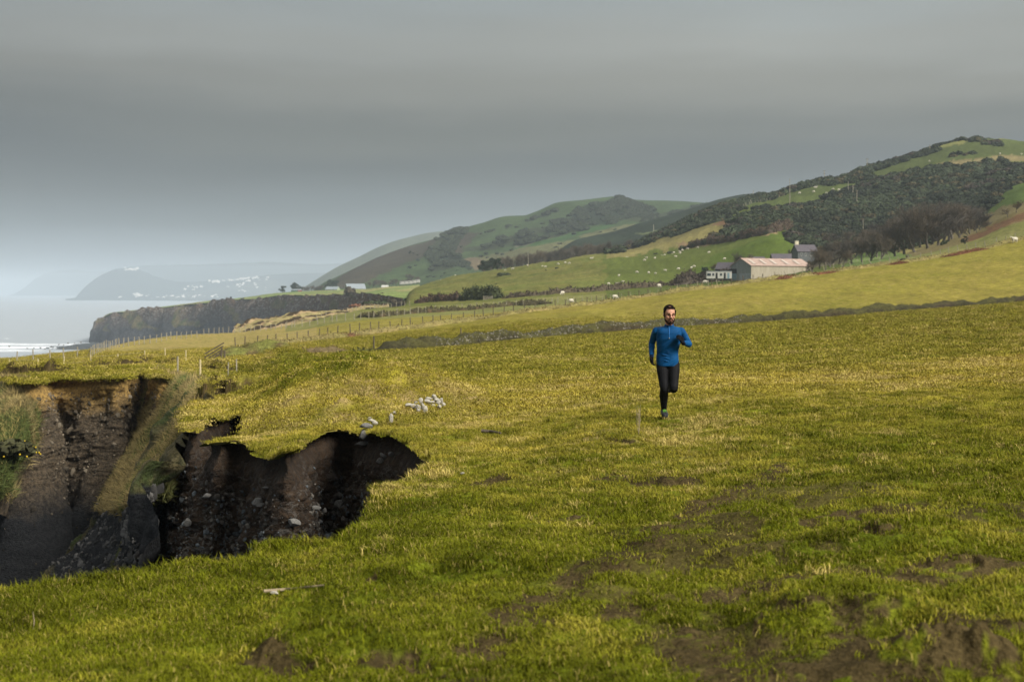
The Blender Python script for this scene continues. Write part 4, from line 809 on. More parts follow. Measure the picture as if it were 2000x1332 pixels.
# ------------------------------------------------------------------ hedge banks
def mat_hedge(name, k=1.0):
    m, t, b = mat_new(name); c = attr(t, 'col').outputs['Color']; n = tnoise(t, 2.2*k, 5, .7); n_ = tnoise(t, 9*k, 4, .7)
    c = mul(t, c, mrange(t, n, .3, .7, .55, 1.45)); c = mul(t, c, mrange(t, n_, .3, .7, .55, 1.45)); t.links.new(c, b.inputs['Base Color']); b.inputs['Roughness'].default_value = .95; b.inputs['Specular IOR Level'].default_value = .1
    bump(t, b, n_, .8, .15/k); return m
m_hedge = mat_hedge('hedge_growth'); 
def resample(pts, st):
    pts = np.asarray(pts, float); d = np.concatenate([[0], np.cumsum(np.hypot(*np.diff(pts, axis=0).T))]); s_ = np.arange(0, d[-1], st); return np.stack([np.interp(s_, d, pts[:, i]) for i in range(2)], 1), s_
def hedge(name, label, cat, line, y0, y1, h, wd, cols, y0b=None, rough=.35, step=.5, leaf=0, leafcol=None, stones=0, stz=(0, 1e9), group=None, hvar=.35, lsz=.22, seed=1):
    """an earth bank or hedge along a photo polyline; cols = (base, growth, alt)"""
    wp = np.array([gpt(a, b, y0, y1) for a, b in line]); c, s_ = resample(wp, step); T = np.gradient(c, axis=0); T /= np.linalg.norm(T, axis=1)[:, None]; Nx = np.stack([-T[:, 1], T[:, 0]], 1)
    nv = 13; ph = np.linspace(0, math.pi, nv); hv = h*(1+hvar*fbm2(s_*.12, s_*0+seed, 3, 5+seed)+.25*fbm2(s_*.7, s_*0, 2, 6)); hv *= ss(0, 2.5, s_)*ss(s_[-1]+.1, s_[-1]-2.5, s_)*.9+.1
    A, Bq = np.meshgrid(ph, np.arange(len(c))); off = -np.cos(A)*wd/2*(1+.2*fbm2(s_[Bq]*.4, A*0, 2, 9)); zz = np.sin(A)**.75*hv[Bq]
    X = c[Bq, 0]+Nx[Bq, 0]*off; Y = c[Bq, 1]+Nx[Bq, 1]*off; rr = rough*h*np.sin(A)
    q1 = fbm3(X*1.6, Y*1.6, zz*1.6, 3, seed+4); zz = zz+rr*q1; off2 = rr*fbm3(X*1.3+5, Y*1.3, zz*1.3, 3, seed+8); X = X+Nx[Bq, 0]*off2; Y = Y+Nx[Bq, 1]*off2
    Z = ztop(X.ravel(), Y.ravel())-.08+zz.ravel(); V = np.stack([X.ravel(), Y.ravel(), Z], 1)
    k = ss(-.15, .25, fbm3(X*.9, Y*.9, zz*2, 4, seed+2)).ravel()[:, None]; k2 = ss(.2, .5, fbm3(X*.25, Y*.25, zz*0, 3, seed+3)).ravel()[:, None]; tp_ = ss(.55, .95, (zz/(h+.01))).ravel()[:, None]
    col = np.array(cols[0])*(1-k)+np.array(cols[1])*k; col = col*(1-k2)+np.array(cols[2])*k2; col = col*(1-tp_*.6)+np.array(cols[1])*tp_*.6
    fc = grid_faces(len(c), nv); r = np.random.default_rng(seed)
    LV = []; LC = []
    if leaf:
        i = r.integers(0, len(V), leaf); p = V[i]+r.normal(size=(leaf, 3))*np.array((.1, .1, .08))*h+np.array((0, 0, .05*h)); u = r.normal(size=(leaf, 3)); u /= np.linalg.norm(u, axis=1)[:, None]; v = r.normal(size=(leaf, 3)); v[:, 2] += .8; v /= np.linalg.norm(v, axis=1)[:, None]
        sz = (lsz*r.uniform(.5, 1.3, leaf))[:, None]; LV = np.stack([p-u*sz*.35, p+u*sz*.35, p+u*sz*.2+v*sz, p-u*sz*.2+v*sz], 1).reshape(-1, 3)
        lc = (np.array(leafcol if leafcol else cols[1])[None]*r.uniform(.5, 1.5, (leaf, 1))); LC = np.repeat(lc, 4, 0)
    if stones:
        ok = np.nonzero((np.sin(A.ravel()) > .25) & (V[:, 1] > 0) & (A.ravel() < 1.5) & (1000+F*V[:, 0]/V[:, 1] > stz[0]) & (1000+F*V[:, 0]/V[:, 1] < stz[1]))[0]; i = r.choice(ok, stones); p = V[i]+np.array((0, -.06, .02))
        a_ = r.normal(size=(stones, 3)); a_ /= np.linalg.norm(a_, axis=1)[:, None]; u = np.cross(a_, (0, 1, .3)); u /= np.linalg.norm(u, axis=1)[:, None]; v = np.cross(u, (0, 1, .2)); sz = r.uniform(.05, .13, (stones, 1))
        SV = np.stack([p-u*sz, p-v*sz*.6, p+u*sz, p+v*sz*.6], 1).reshape(-1, 3)+np.array((0, -.03, 0)); SC = np.repeat(np.array((.30,.28,.25))[None]*r.uniform(.5, 1.3, (stones, 1)), 4, 0)
        LV = np.concatenate([LV, SV]) if len(LV) else SV; LC = np.concatenate([LC, SC]) if len(LC) else SC
    if len(LV):
        n0 = len(V); V = np.concatenate([V, LV]); col = np.concatenate([col, LC]); fc = np.concatenate([fc, np.arange(len(LV)).reshape(-1, 4)+n0])
    o0 = V[0].copy(); o0 = np.array((c[0, 0], c[0, 1], V[:, 2].min()))
    me = mesh_np(name, V-o0, fc, {'col': col}, True, m_hedge); o = link(name, me, loc=tuple(o0)); tag(o, label, cat, group); return o
DK = (.040,.036,.018); OL = (.085,.085,.028); TN = (.19,.155,.06); BR = (.10,.065,.035)
hedge('hedge_bank', 'long dark stony hedge bank crossing the field behind the runner', 'hedge bank', [(722,687),(760,685),(830,679),(900,672),(1000,663.5),(1100,655),(1200,648),(1300,641),(1400,635),(1500,628),(1600,621),(1700,612),(1850,600),(2000,588),(2250,565)], 95, 195, .80, 2.0, (DK, (.062,.058,.020), (.045,.036,.020)), lsz=.08, rough=.2, leaf=5000, leafcol=(.075,.068,.025), stones=420, step=.3, stz=(850, 1450), seed=1)
hedge('earth_bank', 'low crumbling grass bank with dark underside at left end of the field', 'earth bank', [(438,699),(470,698),(510,695),(550,692),(580,689)], 90, 160, .6, 3.0, (BR, (.16,.165,.04), OL), leaf=1200, lsz=.09, leafcol=(.17,.16,.05), step=.3, seed=2)
hedge('earth_bank', 'short rounded brown grass mound between the two broken banks', 'earth bank', [(606,690),(625,690),(650,690),(672,690)], 90, 160, .5, 3.0, ((.12,.085,.045), (.17,.13,.06), OL), leaf=900, lsz=.09, leafcol=(.18,.13,.06), step=.3, seed=3)
hedge('earth_bank', 'thin dark strip of low bank joining the mound to the stony hedge bank', 'earth bank', [(665,692),(690,691),(712,690),(730,688)], 90, 160, .35, 1.6, (BR, OL, TN), leaf=300, step=.3, seed=4)
hedge('grass_bank', 'long tan grass bank carrying the middle fence from cliff edge to right side', 'grass bank', [(450,684),(480,682),(520,677.5),(600,668),(650,662),(730,651),(800,643),(900,630),(1000,614),(1100,602),(1200,589),(1300,575),(1400,561),(1500,547.5),(1600,535.5),(1700,521.5),(1800,508.5),(1900,490.5),(1990,469),(2200,415)], 135, 275, .5, 2.4, ((.15,.125,.045), (.21,.18,.06), (.24,.19,.075)), leaf=9000, leafcol=(.24,.19,.08), step=.5, lsz=.18, seed=5)
for i, (ln, lb) in enumerate([([(1522,546),(1560,540),(1600,536),(1640,531)], 'strip of red-brown dead bracken below the long barn'), ([(1735,518.5),(1750,517),(1765,514)], 'small red-brown bracken clump by leaning fence posts'), ([(1840,503),(1870,498),(1930,486)], 'red-brown bracken strip under the upper right fence')]):
    hedge('bracken', lb, 'bracken', ln, 140, 290, .38, 1.4, ((.08,.035,.02), (.16,.07,.035), (.13,.08,.04)), leaf=1300, lsz=.16, leafcol=(.17,.075,.04), step=.4, seed=20+i)
hedge('bracken', 'red-brown bracken patch on the bank left of the lone post', 'bracken', [(660,661),(675,659.5),(695,657)], 135, 240, .5, 1.6, ((.08,.04,.025), (.17,.09,.045), TN), leaf=500, lsz=.15, leafcol=(.18,.10,.05), step=.4, seed=24)
hedge('hedge', 'dark thin hedge line running right from the far corner gate post', 'hedge', [(705,620),(740,619),(800,613.5),(870,608.5),(950,602),(1000,598),(1080,593.5)], 240, 420, .9, 1.8, (DK, (.08,.07,.035), BR), leaf=2500, step=.8, lsz=.35, seed=6)
hedge('hedge', 'dark hedge left of the white field gate', 'hedge', [(812,592.5),(850,590),(880,588.5),(905,587)], 330, 520, 1.6, 2.6, ((.05,.035,.025), (.07,.05,.035), DK), leaf=1500, leafcol=(.08,.05,.035), step=.8, lsz=.5, seed=7)
hedge('hedge', 'dark green rounded hedge right behind the white field gate', 'hedge', [(906,587),(930,586),(955,584),(976,583)], 330, 520, 2.8, 3.5, ((.03,.035,.018), (.05,.06,.025), DK), leaf=1500, leafcol=(.05,.06,.025), step=.8, lsz=.6, hvar=.2, seed=8)
hedge('hedge', 'low brown hedge line under the sheep field left of the farm', 'hedge', [(985,583),(1040,578.5),(1100,573),(1150,570),(1200,567),(1260,562),(1310,557)], 330, 520, 1.2, 2.0, ((.07,.055,.04), (.10,.08,.05), (.12,.10,.06)), leaf=2500, leafcol=(.10,.08,.055), step=1, lsz=.5, seed=9)
hedge('hedge', 'thick dark bramble hedge in front of the white caravan', 'hedge', [(1310,558),(1335,556),(1360,553),(1385,551),(1410,549),(1425,547)], 345, 520, 2.4, 3.5, ((.035,.03,.02), (.065,.05,.04), (.08,.065,.05)), leaf=3500, leafcol=(.07,.055,.045), step=.6, lsz=.5, seed=10)
hedge('hedge', 'brown hedge climbing above the sheep toward the track', 'hedge', [(1345,479),(1380,472),(1410,468),(1440,461),(1470,455),(1500,450),(1545,443)], 460, 700, 2.2, 3.2, ((.07,.05,.04), (.06,.045,.03), GORSE), leaf=3000, leafcol=(.08,.055,.04), step=1, lsz=.6, seed=11)
# ------------------------------------------------------------------ fences
def wood(name, c, c2=None): return simple(name, c, 4, .35, .9, .2, sc=(6, 6, 1), obj=False)
m_postg = wood('weathered_post', (.30,.27,.20)); m_postd = wood('dark_post', (.10,.08,.055)); m_posty = wood('new_post', (.50,.42,.24)); m_wire = simple('wire', (.22,.21,.19), 5, .2, .6)
def post_mesh(h, rad, mat):
    mb = MB(); mb.tube([(0, 0, -.3), (0, 0, h*.5), (0, 0, h-.03), (0, 0, h)], [rad, rad*.97, rad*.95, rad*.8], 7); me = bpy.data.meshes.new('post'); me.from_pydata(np.concatenate(mb.v).tolist(), [], mb.f); me.materials.append(mat); return me
PM = {}
def post(parent, loc, h, rad, mat, lean=(0, 0), name='post'):
    k = (round(h, 2), rad, mat.name)
    if k not in PM: PM[k] = post_mesh(h, rad, mat)
    o = link(name, PM[k], parent); o.location = loc; o.rotation_euler = (lean[0], lean[1], 0); return o
def fence(label, bases, y0, y1, h, rad, mat, lean=.05, wires=(.3, .6, .95), braces=(), group=None, hs=None, wr=.006, wseg=True, netcut=()):
    W = [spot(a, b, y0, y1) for a, b in bases]; W = [np.array(w_) for w_ in W]
    e = empty('fence', tuple(W[0])); tag(e, label, 'fence', group); r = random.Random(len(bases)); tops = []
    for i, w_ in enumerate(W):
        lx, ly = r.uniform(-lean, lean), r.uniform(-lean, lean)
        if callable(hs): hh, lx, ly = hs(i, bases[i], lx, ly)
        else: hh = h*r.choice((.95, 1, 1.05))
        post(e, tuple(w_-W[0]), hh, rad, mat, (lx, ly)); tops.append((w_, hh))
    for i in braces:
        mb = MB(); s_ = -1 if i > 0 else 1; p = W[i]-W[0]; d = (W[i+s_ if 0 <= i+s_ < len(W) else i-s_]-W[i]); d = d/np.linalg.norm(d)*1.1
        mb.tube([p+d+np.array((0, 0, -.1)), p+np.array((0, 0, h*.8))], rad*.7, 6); mb.build('brace', mat, e)
    for k, q in enumerate(wires):
        mb = MB()
        for i in range(len(W)-1):
            if i in netcut: continue
            a = W[i]-W[0]+np.array((0, 0, tops[i][1]*q)); b = W[i+1]-W[0]+np.array((0, 0, tops[i+1][1]*q)); mb.tube([a, (a+b)/2-np.array((0, 0, .02)), b], wr, 3, False)
        mb.build('wire', m_wire, e)
    return e
def along(line, n, jit=0, seed=0):
    xs = [p[0] for p in line]; ys = [p[1] for p in line]; r = random.Random(seed); x = np.linspace(xs[0], xs[-1], n); out = []
    for i, a in enumerate(x):
        a2 = a+(r.uniform(-jit, jit) if 0 < i < n-1 else 0); out.append((a2, float(np.interp(a2, xs, ys))))
    return out
fence('long dark-posted wire fence on the tan bank in mid field', along([(460,678),(520,671.5),(600,663),(700,648),(800,636.5),(900,625),(1000,610),(1100,599),(1200,587),(1300,573.5),(1400,559.5),(1490,547.5)], 52, 3, 1), 138, 270, 1.15, .07, m_postd, .07)
def lean_r(i, b, lx, ly):
    return (1.3, lx, ly-(.45 if (i % 3) else .1)*(1 if b[0] < 1790 else .35))
fence('leaning pale-posted fence on the bank between barn and right edge', along([(1515,545),(1600,534.5),(1700,521),(1800,508),(1900,489),(1990,468),(2060,450)], 30, 4, 2), 140, 285, 1.3, .06, m_postg, .1, hs=lean_r)
fence('short fence along the cliff top at the far left edge', [(-30,711),(33,709),(65,706.5),(98,704),(124,700),(151,697),(177,697)], 120, 170, 1.15, .065, m_postg, .04, braces=(6,))
fence('tight row of fence posts running back beside the sea', along([(181,696),(200,688),(212,683),(222,680),(232,678)], 14, .6, 3), 128, 210, 1.15, .055, m_postg, .03)
fence('fence of pale posts along the cliff edge above the far beach', along([(232,679),(260,675),(300,670),(330,664),(380,659),(400,655),(450,650.5),(520,646),(570,641)], 34, 2, 4), 150, 330, 1.3, .07, m_postg, .04, braces=(0,))
fence('row of pale posts standing in the yellow strip near the cliff', [(17,727),(75,724.5),(124,720),(178,718),(230,713),(283,707.5),(323,706),(363,708.5)], 100, 150, 1.0, .05, m_posty, .05, wires=(.5, .9))
fence('two pale netting posts by the turf slab crack with green mesh', [(445,743),(462,742)], 50, 100, 1.0, .035, m_postg, .04, wires=(.2, .4, .6, .8))
fence('pale fence running from the terraces to the right with strainer post', along([(560,640),(610,636),(640,630),(700,624),(760,618),(800,614.5),(880,607),(960,601),(1040,596),(1120,590)], 40, 3, 5), 240, 400, 1.35, .07, m_postg, .04, braces=(6,))
fence('far row of small pale posts at the foot of the dark bay cliff', along([(618,609),(660,606),(700,603.5),(760,600),(800,597)], 22, 2, 6), 330, 470, 1.3, .08, m_postg, .04)
fence('thin fence left of the farm below the sheep field', along([(1120,590),(1180,588),(1240,582.5),(1300,572.5),(1340,567),(1400,560)], 16, 3, 7), 235, 330, 1.3, .05, m_postg, .03)
fence('fence climbing along the top of the gorse band to the skyline', along([(1440,411),(1480,397),(1512,388.5),(1542,376),(1580,364),(1620,351)], 32, 1, 8), 520, 900, 1.5, .12, m_postg, .03)
fence('fence following the far field edge above the white gate', along([(985,582.5),(1050,577.5),(1100,572.5),(1150,569.5)], 14, 2, 9), 340, 500, 1.2, .06, m_postd, .04)
fence('small fence above the bank beside the bare trees', along([(1660,508),(1700,502),(1720,498),(1750,494)], 13, 1, 10), 290, 420, 1.2, .05, m_postg, .04)
for (a, b_, hh, mt, rd_, lb, y0, y1) in [(347,738,1.02,m_postg,.045,'grey lone post at the cliff head, left of the yellow post',50,100),(391,745.5,1.06,m_posty,.055,'bright yellow-topped post standing near the back wall of the chasm',50,100),
        (730,683,1.2,m_postd,.07,'dark lone post at the left end of the stony hedge bank',100,150),(900,659,1.0,m_postd,.07,'dark short post standing on the stony hedge bank left of the runner',110,170)]:
    p = spot(a, b_, y0, y1); o = link('fence_post', post_mesh(hh, rd_, mt)); o.location = p; tag(o, lb, 'post')
# collapsed rail barrier
p = spot(432, 704, 90, 130); e = empty('rail_fence', tuple(p)); tag(e, 'collapsed timber rail fence leaning down the bank end', 'fence')
k = 115/F
for dx, h_ in ((0, .95), (.25, .7)): post(e, (dx, 0, 0), h_, .07, m_postd, (0, .03), 'post')
for i in range(4):
    mb = MB(); mb.box((0, 0, 0), (1.7, .06, .10)); o = mb.build('rail', m_postd, e); o.location = (-.62+.04*i, -.08-.02*i, .10+.27*i); o.rotation_euler = (0, -.62+.03*i, .1)
# white field gate
p = spot(953, 586, 330, 520); e = empty('field_gate', tuple(p)); tag(e, 'pale five-bar gate in the dark hedge of the middle distance', 'gate')
gw, gh = 2.6, 1.15
for x_ in (-gw/2, gw/2): post(e, (x_, 0, 0), gh+.15, .08, m_postg)
for i in range(5): MB().box((0, 0, .18+i*.24), (gw, .04, .08)).build('rail', m_postg, e)
mb = MB(); mb.tube([(-gw/2, -.03, .15), (gw/2, -.03, 1.15)], .04, 4); mb.build('brace', m_postg, e)
# ------------------------------------------------------------------ trees
m_bark = simple('bark', (.11,.095,.075), 3, .4, .9, obj=False)
def mat_twig(name, c):
    m, t, b = mat_new(name); v = attr(t, 'rv').outputs['Fac']; oi = t.nodes.new('ShaderNodeObjectInfo')
    t.links.new(mul(t, mixc(t, v, tuple(x*.65 for x in c), tuple(x*1.35 for x in c)), mrange(t, oi.outputs['Random'], 0, 1, .8, 1.2)), b.inputs['Base Color']); b.inputs['Roughness'].default_value = .9; return m
m_twig = mat_twig('twig', (.10,.087,.072)); m_twig2 = mat_twig('twig_brown', (.125,.10,.072)); m_pine = mat_twig('needle', (.022,.035,.020))
def bare_meshes(seed, h, spread=.55, lean=0., twigw=.012, mat=None, n0=9):
    r = np.random.default_rng(seed); TR = MB(); CV = []; CF = []; CA = []
    def limb(p, d, L_, rad, lvl):
        k = 4 if lvl < 2 else 3; P_ = [p]; dd = d.copy()
        for i in range(k):
            dd = dd+r.normal(size=3)*.16+np.array((lean*.12, 0, .06 if lvl > 0 else 0)); dd /= np.linalg.norm(dd); P_.append(P_[-1]+dd*L_/k)
        rr = np.linspace(rad, rad*.5, k+1)
        if lvl <= 1: TR.tube(P_, rr, 5, False)
        else:
            for i in range(k):
                a, b = P_[i], P_[i+1]; u = np.cross(b-a, r.normal(size=3)); u /= np.linalg.norm(u)+1e-9; w1 = max(rr[i], twigw); w2 = max(rr[i+1], twigw*.8); v_ = np.cross(u, b-a); v_ /= np.linalg.norm(v_)+1e-9
                for uu in (u, v_):
                    n = len(CV); CV.extend([a-uu*w1, a+uu*w1, b+uu*w2, b-uu*w2]); CF.append((n, n+1, n+2, n+3)); CA.extend([r.uniform()]*4)
        if lvl < 4:
            nb = (n0, 6, 5, 4)[lvl]
            for j in range(nb):
                t = r.uniform(.25 if lvl == 0 else .2, 1.0); q = P_[0]+0; i = min(int(t*k), k-1); q = P_[i]+(P_[i+1]-P_[i])*(t*k-i)
                a = r.uniform(0, 6.28); s_ = np.array((math.cos(a), math.sin(a), 0)); nd = dd*(.75 if lvl else .6)+s_*spread*r.uniform(.7, 1.3)+np.array((lean*.3, 0, .15)); nd /= np.linalg.norm(nd)
                limb(q, nd, L_*r.uniform(.5, .72)*(1.0 if lvl else .8+.3*(1-t)), rad*.45, lvl+1)
    limb(np.array((0, 0, -.3)), np.array((lean*.25, 0, 1.)), h*.52, h*.026, 0)
    m1 = bpy.data.meshes.new('trunk'); m1.from_pydata(np.concatenate(TR.v).tolist(), [], TR.f); m1.materials.append(m_bark)
    m2 = mesh_np('crown', np.array(CV), np.array(CF), {'rv': np.array(CA)}, False, mat or m_twig); return m1, m2
def pine_meshes(seed, h, w_, lean=0, n=1500, base=.12):
    r = np.random.default_rng(seed); V = []; A = []; lob = []
    for i in range(16):
        z = r.uniform(base, 1)**.9; rad = w_*(.5*(1-((z-.45)/.62)**2)+.08); a = r.uniform(0, 6.28); lob.append((math.cos(a)*rad*r.uniform(.2, 1)+lean*z*w_, math.sin(a)*rad*r.uniform(.2, 1), z*h*.9+.05*h, r.uniform(.10, .20)*h))
    for i in range(n):
        l = lob[r.integers(0, len(lob))]; d = r.normal(size=3); d /= np.linalg.norm(d); c = np.array(l[:3])+d*l[3]*r.uniform(.5, 1.05)*np.array((1, 1, .75)); u = r.normal(size=3); u /= np.linalg.norm(u); v_ = np.cross(u, r.normal(size=3)); v_ /= np.linalg.norm(v_); s_ = r.uniform(.02, .05)*h
        V += [c-u*s_, c-v_*s_, c+u*s_, c+v_*s_*1.4]; A += [r.uniform()]*4
    V = np.array(V); m2 = mesh_np('crown', V, np.arange(len(V)).reshape(-1, 4), {'rv': np.array(A)}, False, m_pine)
    T = MB(); T.tube([(0, 0, -.3), (lean*.3*w_, 0, h*.4), (lean*.8*w_, 0, h*.85)], [h*.035, h*.025, h*.01], 7)
    for i in range(10):
        l = lob[i]; T.tube([(lean*l[2]/h*w_, 0, l[2]*.75), l[:3]], [h*.012, h*.004], 4)
    m1 = bpy.data.meshes.new('trunk'); m1.from_pydata(np.concatenate(T.v).tolist(), [], T.f); m1.materials.append(m_bark); return m1, m2
def hitd(px_, py_, y0=4, y1=118):
    Y = ground.hit(px_, py_, y0, y1); Ys_ = Y*np.linspace(.82, 1.06, 200); X_ = (px_-1000)/F*Ys_; z_ = ztop(X_, Ys_); k_ = np.nonzero(z_ >= -(py_-HZ)/F*Ys_)[0]; return float(Ys_[k_[0]]) if len(k_) else Y
def tree(name, meshes, loc, s, rz, label, cat, group=None):
    e = empty(name, tuple(loc), rz); e.scale = (s, s, s) if isinstance(s, (int, float)) else s; tag(e, label, cat, group); link('trunk', meshes[0], e); link('crown', meshes[1], e); return e
BT = [bare_meshes(200+i, 10, .6, 0, .020, m_twig if i % 2 else m_twig2) for i in range(4)]
BF = [bare_meshes(220+i, 8, .75, .5, .014, m_twig2, 8) for i in range(3)]
r = random.Random(3)
# wood belt behind the sheep field
x = 948
while x < 1240:
    for row in range(2):
        px_ = x+r.uniform(-2, 2); base = np.interp(px_, [948,1000,1100,1150,1200,1240], [532,531,521,513,502,490])
        Y0_ = {0: 830, 1: 900}[row]+r.uniform(-15, 15); X0_ = (px_-1000)/F*Y0_; z0 = float(ztop(X0_, Y0_)[0])
        want = np.interp(px_, [948,1000,1060,1100,1150,1200,1240], [24,30,33,34,38,32,22])*r.uniform(.85, 1.1)
        s = want/F*Y0_/8.6; tree('bare_tree', BT[r.randrange(4)], (X0_, Y0_, z0-.3), (s*.95, s*.95, s), r.uniform(0, 6.28), 'bare winter tree in the long wood belt behind the sheep field', 'tree', 'bare trees of the wood belt')
    x += 7.5
# bare wood at the foot of the gorse hill
spots_ = []
for i in range(46):
    px_ = 1600+i*7.0+r.uniform(-3, 3); rw = i % 3
    base = np.interp(px_, [1590,1650,1700,1760,1800,1850,1900,1930], [532,520,512,500,492,468,450,440])-[0, 9, 20][rw]; top = np.interp(px_, [1590,1640,1700,1740,1765,1800,1850,1890,1930], [470,452,440,428,412,395,388,392,410])+[14, 8, 0][rw]+r.uniform(-5, 5)
    Y0_ = (395, 455, 520)[rw]; Y0_ = Y0_+r.uniform(-14, 14); X0_ = (px_-1000)/F*Y0_; z0 = float(ztop(X0_, Y0_)[0]); hgt = (-(top-HZ)/F*Y0_)-z0; hgt = max(5.0, min(13.5, hgt)); s = hgt/8.4
    tree('bare_tree', BT[(i*7) % 4], (X0_, Y0_, z0-.6), (s*1.3, s*1.3, s), r.uniform(0, 6.28), 'bare brown tree massed in the wood at the foot of the gorse hill', 'tree', 'bare trees under the gorse hill')
# single named ones: (photo column, base row, height in photo rows, y range, kind, label)
for px_, py_, hp_, y0, y1, kd, lb in [
  (1583,531,62,262,330,'F','big wind-swept bare tree at the right end of the long barn'), (1612,528,52,262,330,'F','second bare tree right of the barn, behind leaning posts'), (1573,533,36,262,330,'F','small twisted bare tree touching the barn end'), (1645,520,44,262,330,'F','rounded bare tree right of the barn pair'),
  (1436,541,48,430,470,'B','bare tree rising behind the grey barn gable'), (1459,538,42,440,480,'B','second bare tree behind the barn ridge'), (1396,541,26,430,470,'B','small bare bush tree behind the caravan roof'), (1540,508,18,440,520,'B','tiny bare tree on the green slope left of the stone house'),
  (1376,546,24,400,470,'C','narrow dark tree at the left end of the caravan'), (1306,560,18,300,480,'F','tiny leaning thorn tree by the hedge under the sheep'), (1884,487,16,285,330,'C','dark round bush on the bracken slope'), (1769,508,14,262,330,'F','small leaning thorn beside the broken fence')]:
    p = spot(px_, py_, y0, y1); h_ = hp_/F*p[1]; ms, hh = (BF[len(lb) % 3], 7.2) if kd == 'F' else (BT[len(lb) % 4], 8.8) if kd == 'B' else (None, 1)
    if kd == 'C': ms = pine_meshes(len(lb), 4, 3.0, 0, 700, .05); hh = 3.9
    tree('bare_tree' if kd != 'C' else 'bush', ms, p, h_/hh, r.uniform(-.4, .4), lb, 'tree' if kd != 'C' else 'bush')
# wind-bent scrub on the hillside spur at right
for px_, py_, hp_, lb in [(1908,455,24,'dark bare thorn thicket left of the spur hedge'), (1890,462,22,'bare thorn thicket lower on the spur'), (1925,446,16,'small bare thorn on the spur crest'), (1985,415,26,'bare thorn thicket near the right edge'), (1968,424,18,'bare thorn beside the thicket at the right edge')]:
    p = spot(px_, py_, 300, 420); tree('bare_tree', BF[int(px_) % 3], p, (hp_/F*p[1]/6.5*1.3, hp_/F*p[1]/6.5*1.3, hp_/F*p[1]/6.5), r.uniform(0, 6), lb, 'tree')
# scrub on the flank of the far green hill
cg_n = 60000; rr5 = np.random.default_rng(21); qx = rr5.uniform(640, 1500, cg_n); qY = rr5.uniform(1480, 2010, cg_n); qz = hill_loft.z(qx, qY); qp = HZ-qz/qY*F; ok5 = np.zeros(cg_n, bool)
for poly, c5 in hill_paint:
    if c5 in (SCR, SCR2): ok5 |= pip(qx, qp, poly)
ok5 &= (fbm2(qx*.05, qp*.12, 3, 5) > -.05) & (qY < 1955)
lone = (rr5.uniform(size=cg_n) < .012) & (qY < 1800) & (qx > 800) & (fbm2(qx*.02, qp*.05, 3, 8) > .1); ok5 |= lone
qx, qY, qz = qx[ok5], qY[ok5], qz[ok5]; n5 = len(qx)
scatter('scrub', np.stack([(qx-1000)/F*qY, qY, qz+.3], 1), np.stack([0*qx, 0*qx, rr5.uniform(0, 6.28, n5)], 1), rr5.uniform(2, 4.2, n5), rr5.integers(0, 4, n5), np.array((.022,.030,.014))[None]*rr5.uniform(.6, 1.5, (n5, 1)), bp_)
# evergreens
PN = [pine_meshes(300+i, 10, 8.5, .15, 1500) for i in range(3)]
for px_, py_, hp_, Y_, k, lb in [(945,531,24,None,0,'dark pine at the left end of the wood belt'), (960,530,27,None,1,'tallest dark pine left of the wood belt'), (972,530,21,None,2,'dark pine touching the wood belt'),
   (552,572,14,1560,0,'small dark pine at the far left of the cliff-top farm'), (580,571,20,1560,1,'dark round pine behind the red shed'), (645,568,20,1500,2,'dark pine left of the large green-grey bungalow'), (655,567,20,1500,0,'dark pine behind the small green chalet')]:
    if Y_: p = np.array(P(px_, py_, Y_))
    else: p = spot(px_, py_, 700, 950)
    tree('pine_tree', PN[k], p, hp_/F*p[1]/9.6, r.uniform(0, 6), lb, 'tree')
for i in range(14):                            # low bare trees behind the bungalow
    px_ = 590+i*4.6 if i < 10 else 664+(i-10)*4; p = P(px_, 570-(px_-590)*.02, 1620+r.uniform(-20, 20)); s = r.uniform(9, 13)/F*1620/8.8; tree('bare_tree', BT[i % 4], p, (s*1.4, s*1.4, s), r.uniform(0, 6), 'low bare tree in the row behind the far bungalow', 'tree', 'bare trees behind the far bungalow')
for i in range(16):
    px_ = 722+i*6.5; p = P(px_, np.interp(px_, [720,780,830], [562,559,553]), 1450+r.uniform(-20, 20)); s = r.uniform(11, 16)/F*1450/8.8; s *= 1.5 if 795 < px_ < 806 else 1; tree('bare_tree', BT[i % 4], p, (s*1.3, s*1.3, s), r.uniform(0, 6), 'low bare tree in the row below the green hill', 'tree', 'bare trees under the green hill')
